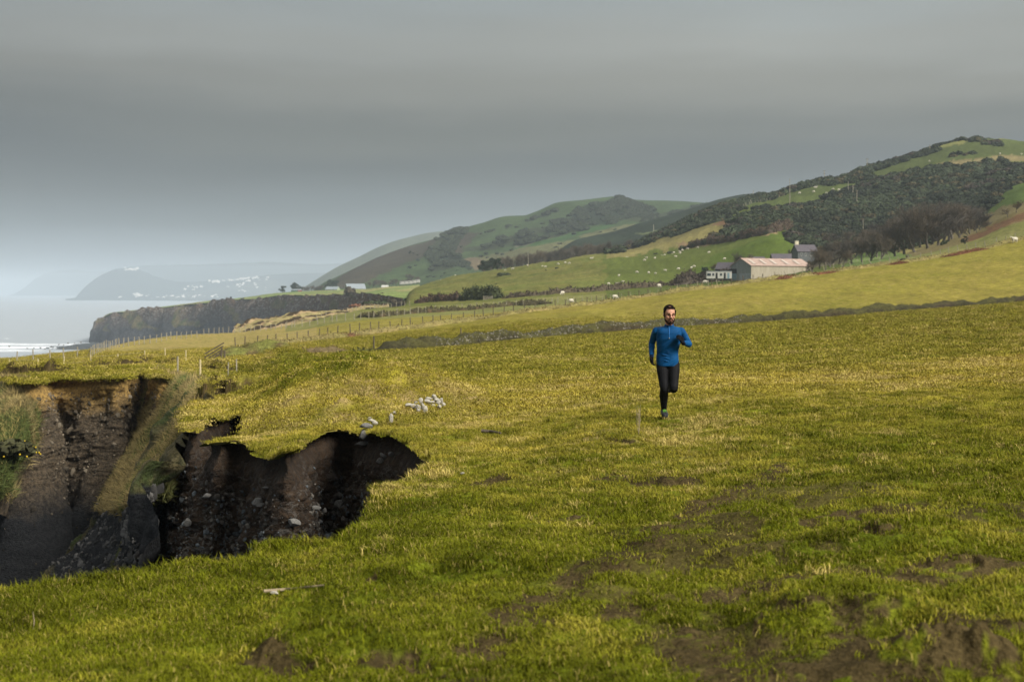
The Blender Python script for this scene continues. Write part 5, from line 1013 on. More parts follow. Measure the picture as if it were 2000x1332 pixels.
# single bushes
m_bs = mat_twig('gorse_solo', (.040,.050,.022)); m_bs2 = mat_twig('bramble', (.055,.045,.03))
def solo(px_, py_, w_px, h_px, y0, y1, lb, mt=None, Y=None):
    p = np.array(P(px_, py_, Y)) if Y else spot(px_, py_, y0, y1); me = bush(int(px_), 420); me.materials.clear(); me.materials.append(mt or m_bs); o = link('gorse_bush', me, loc=tuple(p-np.array((0, 0, .2)))); sx_ = w_px/F*p[1]/1.9; sz_ = h_px/F*p[1]/.85; o.scale = (sx_, sx_, sz_); tag(o, lb, 'bush'); return o
for a in [(1310,487.5,15,8,440,760,'left dark gorse bush at the top edge of the sheep field'),(1333,482.5,20,11,440,760,'right, larger dark gorse bush at the top edge of the sheep field'),(1280,493,12,4,440,760,'low flat gorse bush left of the two gorse bushes'),
   (1278,476,7,6,500,800,'tiny round bush on the yellow strip below the gorse band'),(986,541,32,8,420,880,'low brown bramble patch alone in the pale field'),(1066,529.5,5,4,500,800,'tiny dark bush left of centre in the upper pale field'),(1088,527,10,4,500,800,'small flat dark bush in the upper pale field'),
   (1375,551,26,14,340,500,'dark rounded bush at the left end of the caravan hedge'),(1160,570,8,4,350,500,'tiny dark bush on the hedge line under the sheep'),(1762,511,18,8,262,330,'low dark bush by the broken fence'),(1842,479,18,11,290,420,'round dark bush on the spur above the bracken'),(1850,474,10,9,290,420,'reddish small bush right of the round dark one'),
   (1618,353,8,4,700,950,'tiny bush on the skyline beside the pole')]: solo(*a)
solo(683,577,26,19,0,0,'big wind-cut dark bush on the bay cliff edge',m_bs2,850); solo(712,577,16,6,0,0,'low dark bush on the bay cliff edge',m_bs2,780); solo(747,577,9,7,0,0,'small leaning bush right on the bay cliff edge',m_bs2,690); solo(562,580,24,6,0,0,'long low brown scrub on the headland cliff edge',m_bs2,1190); solo(765,592,22,11,0,0,'dark scrub bush at the inner corner of the bay',m_bs2,540)
solo(780,594,22,9,0,0,'dark scrub right of the bay corner bush',m_bs2,535); solo(738,600,56,16,0,0,'large green-brown scrub mound in the bay behind small posts',m_bs,480)
o = solo(700,601,44,10,0,0,'red-brown bracken mound in the bay left of the scrub mound',mat_twig('bracken_solo', (.16,.075,.045)),478)
# ------------------------------------------------------------------ buildings, caravan, poles, sheep, far town
m_slate = simple('slate', (.085,.075,.085), 2, .25, .7); m_stone = simple('grey_stone', (.115,.125,.125), 3, .4, .9); m_white = simple('white_paint', (.45,.44,.40), 3, .15, .6); m_glass = simple('dark_glass', (.03,.04,.05), 2, .1, .25, spec=.5)
m_rust = simple('rusty_tin', (.33,.245,.20), .8, .3, .7, sc=(1, 3, 1), col2=(.26,.18,.145)); m_lite = simple('clear_sheet', (.44,.38,.32), 2, .15, .6); m_cream = simple('cream', (.55,.50,.36), 2, .2, .8); m_green = simple('pale_green_wall', (.30,.36,.22), 2, .2, .8); m_dark = simple('dark_opening', (.02,.02,.022), 2, .2, .9); m_blue = simple('blue_door', (.16,.24,.28), 2, .2, .7); m_redb = simple('red_shed', (.22,.06,.05), 2, .2, .8); m_greyroof = simple('grey_roof', (.22,.25,.27), 1, .2, .6); m_dgreen = simple('dark_green_shed', (.04,.09,.06), 2, .2, .8)
def mat_boards(name, a, b_, axis, freq):
    m, t, b = mat_new(name); v = t.nodes.new('ShaderNodeTexCoord').outputs['Object']; wv = t.nodes.new('ShaderNodeTexWave'); wv.bands_direction = axis; wv.inputs['Scale'].default_value = freq; wv.inputs['Distortion'].default_value = .6; t.links.new(v, wv.inputs[0])
    n = tnoise(t, 2.5, 4, .6, vec=v, sc=(2.5, 2.5, .15)); c = mixc(t, mrange(t, n, .35, .65, 0, 1), a, b_); c = mul(t, c, mrange(t, wv.outputs[1], 0, .35, .72, 1)); t.links.new(c, b.inputs['Base Color']); return m
m_bw = mat_boards('barn_boards', (.27,.235,.17), (.38,.34,.26), 'X', .55); m_bw_shade = mat_boards('barn_boards_shaded', (.15,.17,.17), (.24,.26,.255), 'Y', .55)  # gable copy: the end wall's bluish shade is painted into its colour
def gable_wall(L_, W_, he, hr, mat, e, name='wall'):
    """box with gables at the x ends, ridge along x"""
    v = [(-L_/2,-W_/2,-.6),(L_/2,-W_/2,-.6),(L_/2,W_/2,-.6),(-L_/2,W_/2,-.6),(-L_/2,-W_/2,he),(L_/2,-W_/2,he),(L_/2,W_/2,he),(-L_/2,W_/2,he),(-L_/2,0,hr),(L_/2,0,hr)]
    return MB().add(v, [(0,1,5,4),(1,2,6,9,5),(2,3,7,6),(3,0,4,8,7),(4,5,9,8),(6,7,8,9),(0,3,2,1)]).build(name, mat, e)
def gable_roof(L_, W_, he, hr, mat, e, ov=.35, th=.12, name='roof'):
    sl_ = (hr-he)/(W_/2); x = L_/2+ov; y = W_/2+ov; z0 = he-sl_*ov+.03; z1 = hr+.03
    v = [(-x,-y,z0),(x,-y,z0),(x,0,z1),(-x,0,z1),(x,y,z0),(-x,y,z0)]; v2 = [(a, b, c+th) for a, b, c in v]
    return MB().add(v+v2, [(0,3,2,1),(3,5,4,2),(6,7,8,9),(9,8,10,11),(0,1,7,6),(5,11,10,4),(0,6,9,3),(3,9,11,5),(1,2,8,7),(2,4,10,8)]).build(name, mat, e)
def place(name, label, px_, py_, Y, rz, cat='building', hit=True):
    X = (px_-1000)/F*Y; z = float(ztop(X, Y)[0]) if hit else -(py_-HZ)/F*Y
    z = -(py_-HZ)/F*Y; e = empty(name, (X, Y, z), rz); return tag(e, label, cat)
# long barn: near corner at (1467,545), gable to the left, long side running away to the right
Yb = 395; L_, W_, he, hr = 23, 8.2, 3.6, 5.6; rz = R(33)
cx_, cy_ = (1467-1000)/F*Yb, Yb; c_, s_ = math.cos(rz), math.sin(rz)
ox, oy = cx_+c_*L_/2-s_*W_/2*1, cy_+s_*L_/2+c_*W_/2
zb = -(544-HZ)/F*Yb; e = empty('barn', (ox, oy, zb), rz); tag(e, 'long pale boarded barn with a rusty pink roof at the farm', 'barn')
gable_wall(L_, W_, he, hr, m_bw, e)
f = MB().add([(-L_/2-.03,-W_/2,-.5),(-L_/2-.03,W_/2,-.5),(-L_/2-.03,W_/2,he),(-L_/2-.03,0,hr),(-L_/2-.03,-W_/2,he)], [(0,4,3,2,1)]).build('gable_shade_boards', m_bw_shade, e)  # gable end redrawn over the wall, with its shade in the board colour
MB().box((-L_/2-.07,-W_/2+2.4,.45), (.06,4.6,2.0)).build('block_wall', m_greyroof, e)
MB().box((-L_/2-.08,W_/2-1.2,2.1), (.06,2.2,1.3)).build('opening', m_dark, e); MB().box((-L_/2-.10,W_/2-1.2,.6), (.06,2.2,1.7)).build('door', m_blue, e); MB().box((-L_/2-.06,W_/2-.1,1.4), (.2,.25,2.8)).build('post', m_dark, e)
rf = gable_roof(L_, W_, he, hr, m_rust, e, .25)
for i, fx_ in enumerate((-.42,-.24,-.07,.13,.32)):
    sl_ = (hr-he)/(W_/2); a = math.atan(sl_); mb = MB(); M_ = Matrix.Rotation(a, 3, 'X'); mb.box((fx_*L_, -W_/4-.3, he+(hr-he)*.5-.12+.30), (.95, W_/2*.72, .04), M_); mb.build('skylight', m_lite, rf)
for i in range(18): MB().box((-L_/2+.6+i*1.28, 0, hr+.2), (.25, .25, .12)).build('ridge_cap', m_rust, rf) if i % 2 else None
# caravan
e = place('static_caravan', 'white static caravan parked left of the long barn', 1404, 547, 398, R(-6), 'caravan'); Lc, Wc, Hc = 7.0, 2.6, 2.0
mb = MB().box((0, 0, Hc/2+.35), (Lc, Wc, Hc)); bd = mb.build('body', m_white, e); bm_ = bd.modifiers.new('bevel', 'BEVEL'); bm_.width = .12; bm_.segments = 2
mb = MB().box((0, 0, Hc+.42), (Lc+.15, Wc+.15, .12)); mb.build('roof', m_dgreen if False else m_greyroof, e)
for x_, w__, h__, z_ in [(-2.75,1.05,.75,1.5), (-1.6,.55,.7,1.5), (.55,.6,.7,1.5)]:
    wd_ = MB().box((x_, -Wc/2-.02, z_), (w__, .05, h__)).build('window', m_glass, e); fr_ = MB().box((x_, -Wc/2-.012, z_), (w__+.14, .03, h__+.14)).build('frame', m_white, wd_)
for x_, m__ in [(-.65, m_dark), (1.6, m_dark), (2.6, m_blue)]: MB().box((x_, -Wc/2-.03, 1.2), (.55, .05, 1.6)).build('door', m__, e)
MB().box((0, 0, .12), (Lc-.6, Wc-.5, .5)).build('chassis', m_dark, e)
# stone house
e = place('farmhouse', 'two-storey grey stone house with slate roof above the barn', 1571, 508, 440, R(10), 'house'); gable_wall(6.2, 5.2, 2.6, 4.6, m_stone, e); rf = gable_roof(6.2, 5.2, 2.6, 4.6, m_slate, e, .25); rf.data.name = 'roof'
ch = MB().box((-2.4, .3, 5.1), (1.1, .7, 1.7)).build('chimney', m_cream, rf); MB().box((-2.4, .3, 6.0), (1.25, .85, .15)).build('chimney_cap', m_stone, ch)
for x_ in (-2.0, -.6, 1.0):
    wd_ = MB().box((x_, -2.63, 1.7), (.42, .06, 1.15)).build('window', m_white, e); MB().box((x_, -2.67, 1.7), (.26, .05, .95)).build('pane', m_glass, wd_)
# long slate outbuilding and dark sheds behind the barn
e = place('outbuilding', 'long low slate-roofed outbuilding between the barn and the stone house', 1540, 515, 455, R(3)); gable_wall(11, 4.5, 1.2, 3.0, m_stone, e); gable_roof(11, 4.5, 1.2, 3.0, m_slate, e, .2)
e = place('outbuilding', 'small slate roof just showing over the barn ridge', 1480, 516, 450, R(3)); gable_wall(4, 3.5, 1.0, 2.2, m_stone, e); gable_roof(4, 3.5, 1.0, 2.2, m_slate, e, .2)
e = place('shed', 'dark gabled stone shed behind the caravan', 1420, 542, 445, R(-30)); gable_wall(6, 4.2, 2.6, 4.6, m_dark, e); gable_roof(6, 4.2, 2.6, 4.6, m_slate, e, .2)
MBp = MB(); rr_ = random.Random(9)
for i in range(60): a = rr_.uniform(-.3, .3); MBp.box((rr_.uniform(-2.2, 2.2), rr_.uniform(-.6, .6), .15+rr_.uniform(0, 1)*(1.1-.2*abs(i % 9-4))), (rr_.uniform(.8, 2), .08, .08), Matrix.Rotation(rr_.uniform(-.5, .5), 3, 'Y') @ Matrix.Rotation(rr_.uniform(-1, 1), 3, 'Z'))
p = spot(1401, 549.5, 340, 420); o = MBp.build('timber_pile', m_bark, loc=tuple(p)); tag(o, 'untidy heap of grey timber in front of the caravan', 'timber pile')
# far cliff-top farm
e = place('bungalow', 'large pale green bungalow with a wide grey roof on the far cliff top', 694, 568.5, 1480, R(20), 'house', False); gable_wall(19, 11, 2.6, 7.4, m_green, e); gable_roof(19, 11, 2.6, 7.4, m_greyroof, e, .5); g_ = MB().add([(9.55,-5.5,0),(9.55,5.5,0),(9.55,5.5,2.6),(9.55,0,7.3),(9.55,-5.5,2.6)], [(0,1,2,3,4)]).build('gable', m_cream, e)
for i in range(4): MB().box((-7+i*3.6, -5.55, 1.5), (1.6, .1, 1.2)).build('window', m_glass, e)
e = place('chalet', 'small pale green chalet left of the large bungalow', 650, 570, 1450, R(-18), 'house', False); gable_wall(13, 8, 2.6, 5.2, m_green, e); gable_roof(13, 8, 2.6, 5.2, m_greyroof, e, .4)
for i in range(3): MB().box((-3+i*3.4, -4.05, 1.5), (1.3, .1, 1.2)).build('window', m_white, e)
e = place('shed', 'red-ended shed beside the round pine on the far cliff top', 578, 571, 1520, R(10), 'shed', False); gable_wall(10, 5, 2.4, 3.2, m_dgreen, e); MB().box((4, -2.4, 1.3), (4, .4, 2.6)).build('red_wall', m_redb, e); gable_roof(10, 5, 2.4, 3.2, m_greyroof, e, .5)
for i, (px_, py_) in enumerate([(785,555.5),(793,555),(801,554.3),(809,553.3),(816,552)]):
    e = place('static_caravan', ['leftmost white far caravan with one dark window', 'second far white caravan from the left', 'third far white caravan from the left, mid row', 'fourth far white caravan from the left', 'rightmost far caravan half sunk behind the field'][i], px_, py_, 1250, R(-5), 'caravan', False); e['group'] = 'far white caravans'
    MB().box((0, 0, 1.3), (3.6, 2.4, 2.4)).build('body', m_white, e); MB().box((-1, -1.22, 1.6), (.9, .06, .8)).build('window', m_glass, e)
e = place('tent', 'small white marquee roof right of the far bungalow', 752, 562.5, 1350, 0, 'tent', False); gable_wall(6.5, 5, .9, 2.6, m_white, e)
e = place('ruin', 'tiny dark masonry stub on the headland cliff edge', 451, 587, 1430, 0, 'ruin', False); MB().box((0, 0, 1.6), (1.6, 1.6, 4.4)).box((1.6, 0, 0.6), (1.2, 1.4, 2.2)).build('wall', m_dark, e)
e = place('ruin', 'low dark rubble lump right of the masonry stub', 473, 585, 1400, 0, 'ruin', False); MB().box((0, 0, .4), (3.0, 1.6, 1.5)).box((1.2, 0, 0.9), (1.0, 1.2, 1.6)).build('wall', m_dark, e)
# poles
def pole(px_, yb, yt, arms, lb, y0=430, y1=1000, Y=None):
    p = np.array(P(px_, yb, Y)) if Y else spot(px_, yb, y0, y1); h = (yb-yt)/F*p[1]; e = empty('utility_pole', tuple(p)); tag(e, lb, 'utility pole'); w_ = .16*p[1]/600; MB().tube([(0, 0, -.5), (0, 0, h)], [w_, w_*.75], 6).build('pole', m_postg, e)
    for k in range(arms): MB().box((0, 0, h-.3-k*h*.22), (.22*h if arms else 1, .14, .16)).build('crossarm', m_postd, e)
    for sx_ in (-1, 1):
        if arms: MB().tube([(sx_*.1*h, 0, h-.25), (sx_*.1*h, 0, h+.15)], .08, 5).build('insulator', m_postd, e)
for a in [(1610,350,328,2,'double-armed pole on the skyline above the track'),(1693.5,328,307,1,'skyline pole right of the double-armed one'),(1816,293,282,1,'highest pole on the right hill crest'),(1542.5,406,350,0,'tall thin pole standing in the upper green field'),(1656.7,380,359,0,'left pole of the three at the gorse edge'),
   (1666,387,365,0,'middle pole of the three at the gorse edge'),(1673.5,405,374,1,'right, tallest pole of the three at the gorse edge'),(1685.8,450,423,1,'pole low on the gorse hill above the wood'),(1626,479,457,0,'short pale pole among the bare trees'),(1466,399,389.5,1,'small pole on the gorse band at the fence start')]: pole(*a)
pole(1471,380,372,1,'tiny pole on the far shoulder skyline',Y=1330); pole(1276.5,452,439,0,'thin pole on the dark shoulder below the hill',Y=1150); pole(1031.7,526,502,0,'thin pole in front of the wood belt',500,800); pole(1725,350,320,0,'thin grey pole in the upper right green field',550,880) if False else None
# wires are too thin to see. Sheep
def sheep_mesh(seed, graze):
    mb = MB(); mb.ball((0, 0, .62), (.52, .27, .28), 12, 8); mb.ball((.30, 0, .64), (.25, .24, .26), 10, 7); mb.ball((-.30, 0, .62), (.26, .25, .26), 10, 7)
    hx, hz = (.72, .30) if graze else (.72, .92); mb.tube([(.42, 0, .70), ((.42+hx)/2, 0, (.66+hz)/2), (hx, 0, hz)], [.16, .12, .09], 8); mb.ball((hx+.06, 0, hz-.03), (.15, .075, .085), 8, 6)
    for sy_ in (-1, 1): mb.ball((hx-.02, sy_*.10, hz+.04), (.04, .07, .025), 6, 4)
    for x_ in (-.33, .33):
        for y_ in (-.13, .13): mb.tube([(x_, y_, .5), (x_-.02, y_, .25), (x_, y_, 0)], [.075, .045, .04], 6)
    mb.tube([(-.5, 0, .7), (-.6, 0, .5)], [.06, .04], 6); me = bpy.data.meshes.new('sheep'); me.from_pydata(np.concatenate(mb.v).tolist(), [], mb.f); me.materials.append(m_wool); me.polygons.foreach_set('use_smooth', np.ones(len(me.polygons), bool)); return me
m_wool = simple('wool', (.50,.46,.37), 6, .2, .95)
SM = [sheep_mesh(1, True), sheep_mesh(2, True), sheep_mesh(3, False)]
def flock(lst, y0, y1, label, group, sc=.85):
    for px_, py_ in lst:
        p = spot(px_, py_, y0, y1); o = link('sheep', SM[r.randrange(3)], loc=tuple(p), rz=r.choice((0, 3.14, .6, 2.6, -2.5))+r.uniform(-.3, .3)); o.scale = (sc,)*3; tag(o, label, 'sheep', group)
for lst_, lb_, g_ in [([(1188.6,557.5),(1205,556.5),(1216.6,553.5)], 'white sheep in the lowest trio of the green field, above the hedge', 'lowest trio of sheep'), ([(1208.6,541)], 'lone white sheep grazing just above the lowest trio', None), ([(1243.8,535.6),(1266.8,536),(1280,538.4),(1299.4,531.8)], 'white sheep in the loose middle row of the green field', 'middle row of sheep'),
  ([(1325.4,529.3)], 'single white sheep between the middle row and the close pair', None), ([(1350.6,527.4),(1355.8,525.8)], 'white sheep of the close pair left of the caravan field corner', 'close pair of sheep'), ([(1259.4,518.4),(1262.8,515),(1278.8,513.8)], 'white sheep in the small trio high in the middle of the green field', 'upper trio of sheep'),
  ([(1320,504)], 'white sheep below the pair of gorse bushes, lower one', None), ([(1327.8,499)], 'pale sheep below the pair of gorse bushes, upper one', None), ([(1385,498.4)], 'lone pale sheep high in the green field above the caravan', None), ([(1415.4,509.8)], 'lone white sheep beside the bare tree behind the dark shed', None)]: flock(lst_, 380, 900, lb_, g_)
flock([(1293,494),(1298.6,493.8),(1314.6,490.3),(1316,489.4),(1327.8,487),(1333,485),(1343,484.4),(1362.8,480.8)], 440, 900, 'small white sheep in the line just below the two gorse bushes', 'sheep below the gorse bushes')
flock([(1223.6,503.8),(1238.8,501.8),(1153.6,507.8),(1156.4,507.4),(1112,517.2),(1103.6,517.2),(1000,529.7),(1002,529.4),(986.8,530.9),(1030.5,526.2),(1059.5,523.7),(1065.5,523.7),(1090.5,519.7),(861,544.2),(889,539.4)], 500, 1000, 'tiny white sheep on the field crest in front of the wood belt', 'sheep on the crest by the wood belt')
flock([(1562,382.4),(1589.4,381.5),(1593.6,370.8),(1592,368.4),(1614.4,383.4),(1627,375.4),(1638,376.8),(1654.6,354.8),(1596,350),(1953,302.4),(1995,300.4),(1815,318)], 600, 1000, 'tiny white sheep on the high fields above the gorse', 'sheep on the high fields', 1.15)
for a, b_, y0, y1, lb, s_ in [(1098.8,578.3,330,520,'white sheep standing alone below the hedge left of centre',1.3),(1115.5,592,220,330,'white standing sheep by the thin brushwood near the middle fence',1.3),(1200.8,581,225,330,'sheep half hidden by the fence left of the runner',1.2),(1287,563,310,450,'white sheep resting right above the runner near the hedge',1.3),(1377.6,553.4,300,430,'white sheep in front of the caravan hedge',1.1),(1401.6,550.4,300,430,'white sheep lying before the timber pile',1.2),(1981.7,474.2,250,290,'white sheep near the fence at the right edge',1.2)]:
    flock([(a, b_)], y0, y1, lb, None, s_)
# far town along the bay
hm = MB(); hm.add([(-.5,-.5,0),(.5,-.5,0),(.5,.5,0),(-.5,.5,0),(-.5,-.5,.7),(.5,-.5,.7),(.5,.5,.7),(-.5,.5,.7),(-.5,0,1.05),(.5,0,1.05)], [(0,1,5,4),(1,2,6,9,5),(2,3,7,6),(3,0,4,8,7),(4,5,9,8),(6,7,8,9)]); hme = bpy.data.meshes.new('house'); hme.from_pydata(hm.v[0].tolist(), [], hm.f); hme.materials.append(simple('render_white', (.6,.57,.53), 3, .1, .7))
r4 = random.Random(12); HS = []
def cluster(n, cx_, cy_, wx, wy, lb, grp, big=1):
    for i in range(n):
        px_ = cx_+r4.gauss(0, wx*1.15); py_ = cy_+r4.gauss(0, wy*1.2); px_ = max(px_, 150); Y = town_loft.hit(px_, min(py_, 584), 8700, 10300); X = (px_-1000)/F*Y; z = float(town_loft.z(px_, Y)[0]); o = link('house', hme, loc=(X, Y, max(z, -61)-3), rz=r4.uniform(-.5, .5)); s_ = r4.uniform(4, 9)*big; o.scale = (s_*1.4, s_, s_*r4.uniform(.8, 1.2)); tag(o, lb, 'house', grp)
cluster(45, 345, 580, 38, 1.8, 'pale house in the waterfront row of the hazy far town', 'waterfront houses of the far town', 1.3)
cluster(10, 268, 577, 4, 1.5, 'pale house in the bright clump at the left end of the far waterfront', 'far houses at the left end of the waterfront', 1.5)
cluster(14, 420, 551, 5, 1.2, 'pale house in the far hillside estate left of the larger one', 'left far hillside estate', 1.4)
cluster(34, 482, 544, 17, 2.5, 'pale house in the larger estate high on the far hillside', 'larger far hillside estate', 1.4)
cluster(24, 485, 560, 16, 3.5, 'pale house scattered below the far hillside estates', 'scattered far houses', 1.3)
cluster(12, 380, 562, 8, 2, 'pale house in the small far group at mid slope', 'small mid-slope far group', 1.3)
cluster(14, 252, 526, 10, 1.3, 'pale cabin on top of the far rounded headland', 'cabins on the far headland top', 1.4)
# ------------------------------------------------------------------ stones
m_stn = simple('field_stone', (.15,.145,.135), 5, .4, .9, .5, col2=(.07,.068,.06), obj=True); m_stw = simple('bleached_stone', (.38,.355,.30), 7, .3, .9, .5, col2=(.24,.22,.17))
def stone_mesh(seed, sub=3, mat=None, rough=.25):
    import bmesh
    bm = bmesh.new(); bmesh.ops.create_icosphere(bm, subdivisions=sub, radius=1); r = np.random.default_rng(seed)
    pl = [(v/np.linalg.norm(v), r.uniform(.55, .85)) for v in r.normal(size=(9, 3))]
    for v in bm.verts:
        p = np.array(v.co)
        for n_, d in pl:
            q = p@n_
            if q > d: p = p-n_*(q-d)*.92
        p = p*(1+rough*.3*float(fbm3(p[0:1]*2, p[1:2]*2, p[2:3]*2+seed, 3, 5)[0])); v.co = p
    me = bpy.data.meshes.new('stone'); bm.to_mesh(me); bm.free(); me.materials.append(mat or m_stn); return me
def stone(px_, py_, w_px, h_px, Y, lb, mt=None, seed=0, rot=(0, 0, 0), depth=.7):
    k = Y/F; p = np.array(P(px_, py_, Y)); o = link('stone', stone_mesh(seed or int(px_*7+py_), 3, mt), loc=tuple(p)); w_ = w_px*k*.62; h_ = h_px*k*.62; o.scale = (w_, max(w_*depth, h_*.6), h_); o.rotation_euler = rot; tag(o, lb, 'stone'); return o
def wall_hit(px_, py_):
    """nearest curtain wall point seen in this direction"""
    A = 1000+F*W_X/W_Y; B = HZ-F*W_Z/W_Y; d = np.hypot(A-px_, B-py_); c = d < 6
    if not c.any(): return None
    return float(W_Y[c].min())
for px_, py_, w_, h_, lb, rt in [(714,832,24,11,'flat grey slab topping the three stacked stones at the cliff edge',(0,.12,0)), (713,849,25,20,'big angular grey block, middle of the three stacked stones',(0,-.15,.3)), (709,867,33,10,'long flat grey stone under the big angular block',(0,.06,0)),
   (748,890,15,9,'grey stone lodged in the right-hand soil face, upper of two',(0,.5,0)), (763,887,10,9,'small upright grey stone by the lodged pair',(0,-.6,0)), (743,899,16,10,'rounded grey stone, lower of the lodged pair',(0,0,0)), (771,944,14,8,'grey stone poking from the edge near the tip',(0,-.5,0)),
   (616,992,24,9,'flat pale stone set in the middle of the near soil wall',(0,.03,0)), (662,985,16,15,'angled pale stone right of the flat one in the near wall',(0,-.7,0)), (634,997,8,10,'small pale stone beside the flat one in the near wall',(0,.2,0)), (502,980,20,13,'pale stone high in the left of the near wall',(0,-.3,0)), (508,986,15,7,'thin pale stone tucked under the high left one',(0,-.1,0)),
   (573,1020,24,13,'broad brown stone low in the near wall',(0,.2,0)), (664,966,8,9,'small grey stone above the angled one',(0,.2,0)), (424,1091,12,7,'white chip low at the left of the near wall',(0,0,0)), (480,1089,9,6,'white chip right of the low left one',(0,.3,0)), (404,968,16,8,'brown flat stone at the far left of the near wall',(0,0,0)), (366,1020,14,14,'round dark stone in the left slope of the wall',(0,0,0)), (519,952,10,4,'thin light flake in the reddish soil',(0,.1,0))]:
    Y = wall_hit(px_, py_) or 23.0; Y = Y if py_ > 860 and px_ < 735 else (23.6 if py_ < 875 else Y); stone(px_, py_, w_, h_, Y-.03, lb, m_stn, rot=rt, depth=.8)
# bleached stones of the ruined bank
WS = [(799,791,16,6,.1),(808,793,14,7,.2),(816,795,9,10,.5),(822,784,9,12,-.1),(826,793,9,11,.3),(831,800,10,13,-.2),(835,783,12,6,.2),(838,778,12,5,.1),(843,786,10,7,-.3),(848,775,10,8,.4),(852,781,11,7,.1),(856,786,10,9,-.4),(846,792,8,6,.1),(862,783,8,10,.3),(858,793,7,8,-.1),(818,801,8,7,.2),(812,786,7,5,0),(866,790,7,7,.1)]
for i, (a, b_, w_, h_, rt) in enumerate(WS):
    Y = hitd(a, b_+4, 8, 60)*.992; o = stone(a, b_, w_, h_, Y, 'bleached white stone spilling from the end of the ruined bank', m_stw, 400+i, (rt*.5, rt, 0), .8); o['group'] = 'bleached stones at the bank end'
for a, b_, w_, h_, lb in [(765,817,9,18,'white upright stone alone left of the bleached pile'),(769,806,9,6,'small pale stone above the lone upright one'),(726,821,14,7,'pale stone at the turf edge above the stack, left'),(733,826,11,8,'pale stone at the turf edge above the stack, right'),(722,817,10,5,'small pale stone highest at the turf edge'),
   (903,924,7,4,'tiny white stone lying alone in the grass right of the chasm tip'),(537,1157,15,7,'small white stone lying in the near grass at a turf step'),(712,755,7,4,'small white stone by a soil scrape on the green ridge'),(565,743,12,3,'scatter of white chips on the ridge side, left'),(575,747,8,3,'scatter of white chips on the ridge side, right'),(514,726,8,3,'white chip left on the far turf'),(521,723,8,3,'white chip right on the far turf'),(452,787,9,3,'tiny pale chip on the flat turf slab')]:
    Y = hitd(a, b_+h_*.35, 6, 110); stone(a, b_, w_, h_, Y*.993, lb, m_stw)
o = stone(573,722,20,26,hitd(575, 732, 10, 110),'grey weathered stump-like stone on the ridge top',m_stn,rot=(.2,.5,0)); o = stone(538,716,9,20,hitd(538, 724, 10, 110),'leaning grey slab at the far end of the ridge',m_stn,rot=(0,-.5,0),depth=.5)
# stick lying at the turf step, stalks
m_stick = simple('dead_wood', (.30,.24,.15), 12, .3, .9)
def stick(pts_px, rad, lb, name='stick', mt=None, up=.03, cat='stick'):
    W = []
    for a, b_ in pts_px: Y = hitd(a, b_, 5, 60); X = (a-1000)/F*Y; W.append(np.array((X, Y, float(ztop(X, Y)[0])+up)))
    o0 = W[0]; mb = MB(); mb.tube([w_-o0 for w_ in W], np.linspace(rad, rad*.5, len(W)), 6); o = mb.build(name, mt or m_stick, loc=tuple(o0)); tag(o, lb, cat)
stick([(515,1163),(560,1159),(600,1156),(633,1152)], .012, 'pale dead stick lying along the near turf step')
stick([(940,848),(958,849),(978,852)], .03, 'short dark branch lying in the grass right of the bleached stones', mt=m_postd, up=.05)
for px_, py_, hp_, lb, nb_ in [(1247,850,58,'tall dry branched stalk in the grass left of the runner', 4),(1034,803,14,'short dry stalk standing in mid field',1),(65,1228,34,'thin dry stalk in the near left corner',1)]:
    Y = hitd(px_, py_, 5, 60); X = (px_-1000)/F*Y; p = np.array((X, Y, float(ztop(X, Y)[0]))); h_ = hp_/F*Y; mb = MB(); mb.tube([(0, 0, -.02), (.05*h_, 0, h_*.5), (-.02*h_, 0, h_)], [.006, .004, .002], 5)
    for i in range(nb_*2 if nb_ > 1 else 0): z_ = h_*(.12+.08*i); s_ = 1 if i % 2 else -1; mb.tube([(0, 0, z_), (s_*.05*h_, .02, z_+.16*h_), (s_*.08*h_, .02, z_+.34*h_)], [.006, .004, .002], 4)
    o = mb.build('dry_stalk', m_stick, loc=tuple(p)); tag(o, lb, 'dry stalk')
# gorse in flower on the slump
p = P(38, 888, 54.5); me = bush(77, 500); me.materials.clear(); mf = mat_twig('gorse_dark', (.05,.05,.02)); me.materials.append(mf); o = empty('gorse_bush', p); tag(o, 'gorse bush with yellow flowers on the left slump', 'bush'); q = link('foliage', me, o); q.scale = (1.0, 1.0, .8)
rr = np.random.default_rng(4); mb = MB()
for i in range(26): d = rr.normal(size=3); d /= np.linalg.norm(d); d[2] = abs(d[2]); mb.ball(d*np.array((.75, .75, .6))*rr.uniform(.8, 1.05), .035, 5, 4)
mb.build('flowers', simple('gorse_flower', (.55,.38,.02), 4, .2, .7), o)
# rubble bedded in the near wall
pr_ = [stone_mesh(500+i, 2) for i in range(5)]
A_ = W_H; vis = (W_Y < 45) & (~nearrim)[None] & (A_ > .5) & (A_ < 5.0) & (W_X/W_Y > -.40); c = np.nonzero(vis.ravel())[0]; rr = np.random.default_rng(8); s_ = rr.choice(c, 60000)
hh = W_H.ravel()[s_]; s_ = s_[rr.uniform(size=len(s_)) < ss(.4, 2.0, hh)]; P_ = np.stack([W_X.ravel()[s_], W_Y.ravel()[s_], W_Z.ravel()[s_]], 1); n = len(s_); P_ += rr.normal(size=(n, 3))*.01
for q in pr_: q.materials.clear()
m, t, b = mat_new('rubble'); ic = attr(t, 'icol', True).outputs['Color']; t.links.new(mul(t, ic, mrange(t, tnoise(t, 18, 4, .6), .3, .7, .6, 1.4)), b.inputs['Base Color']); [q.materials.append(m) for q in pr_]
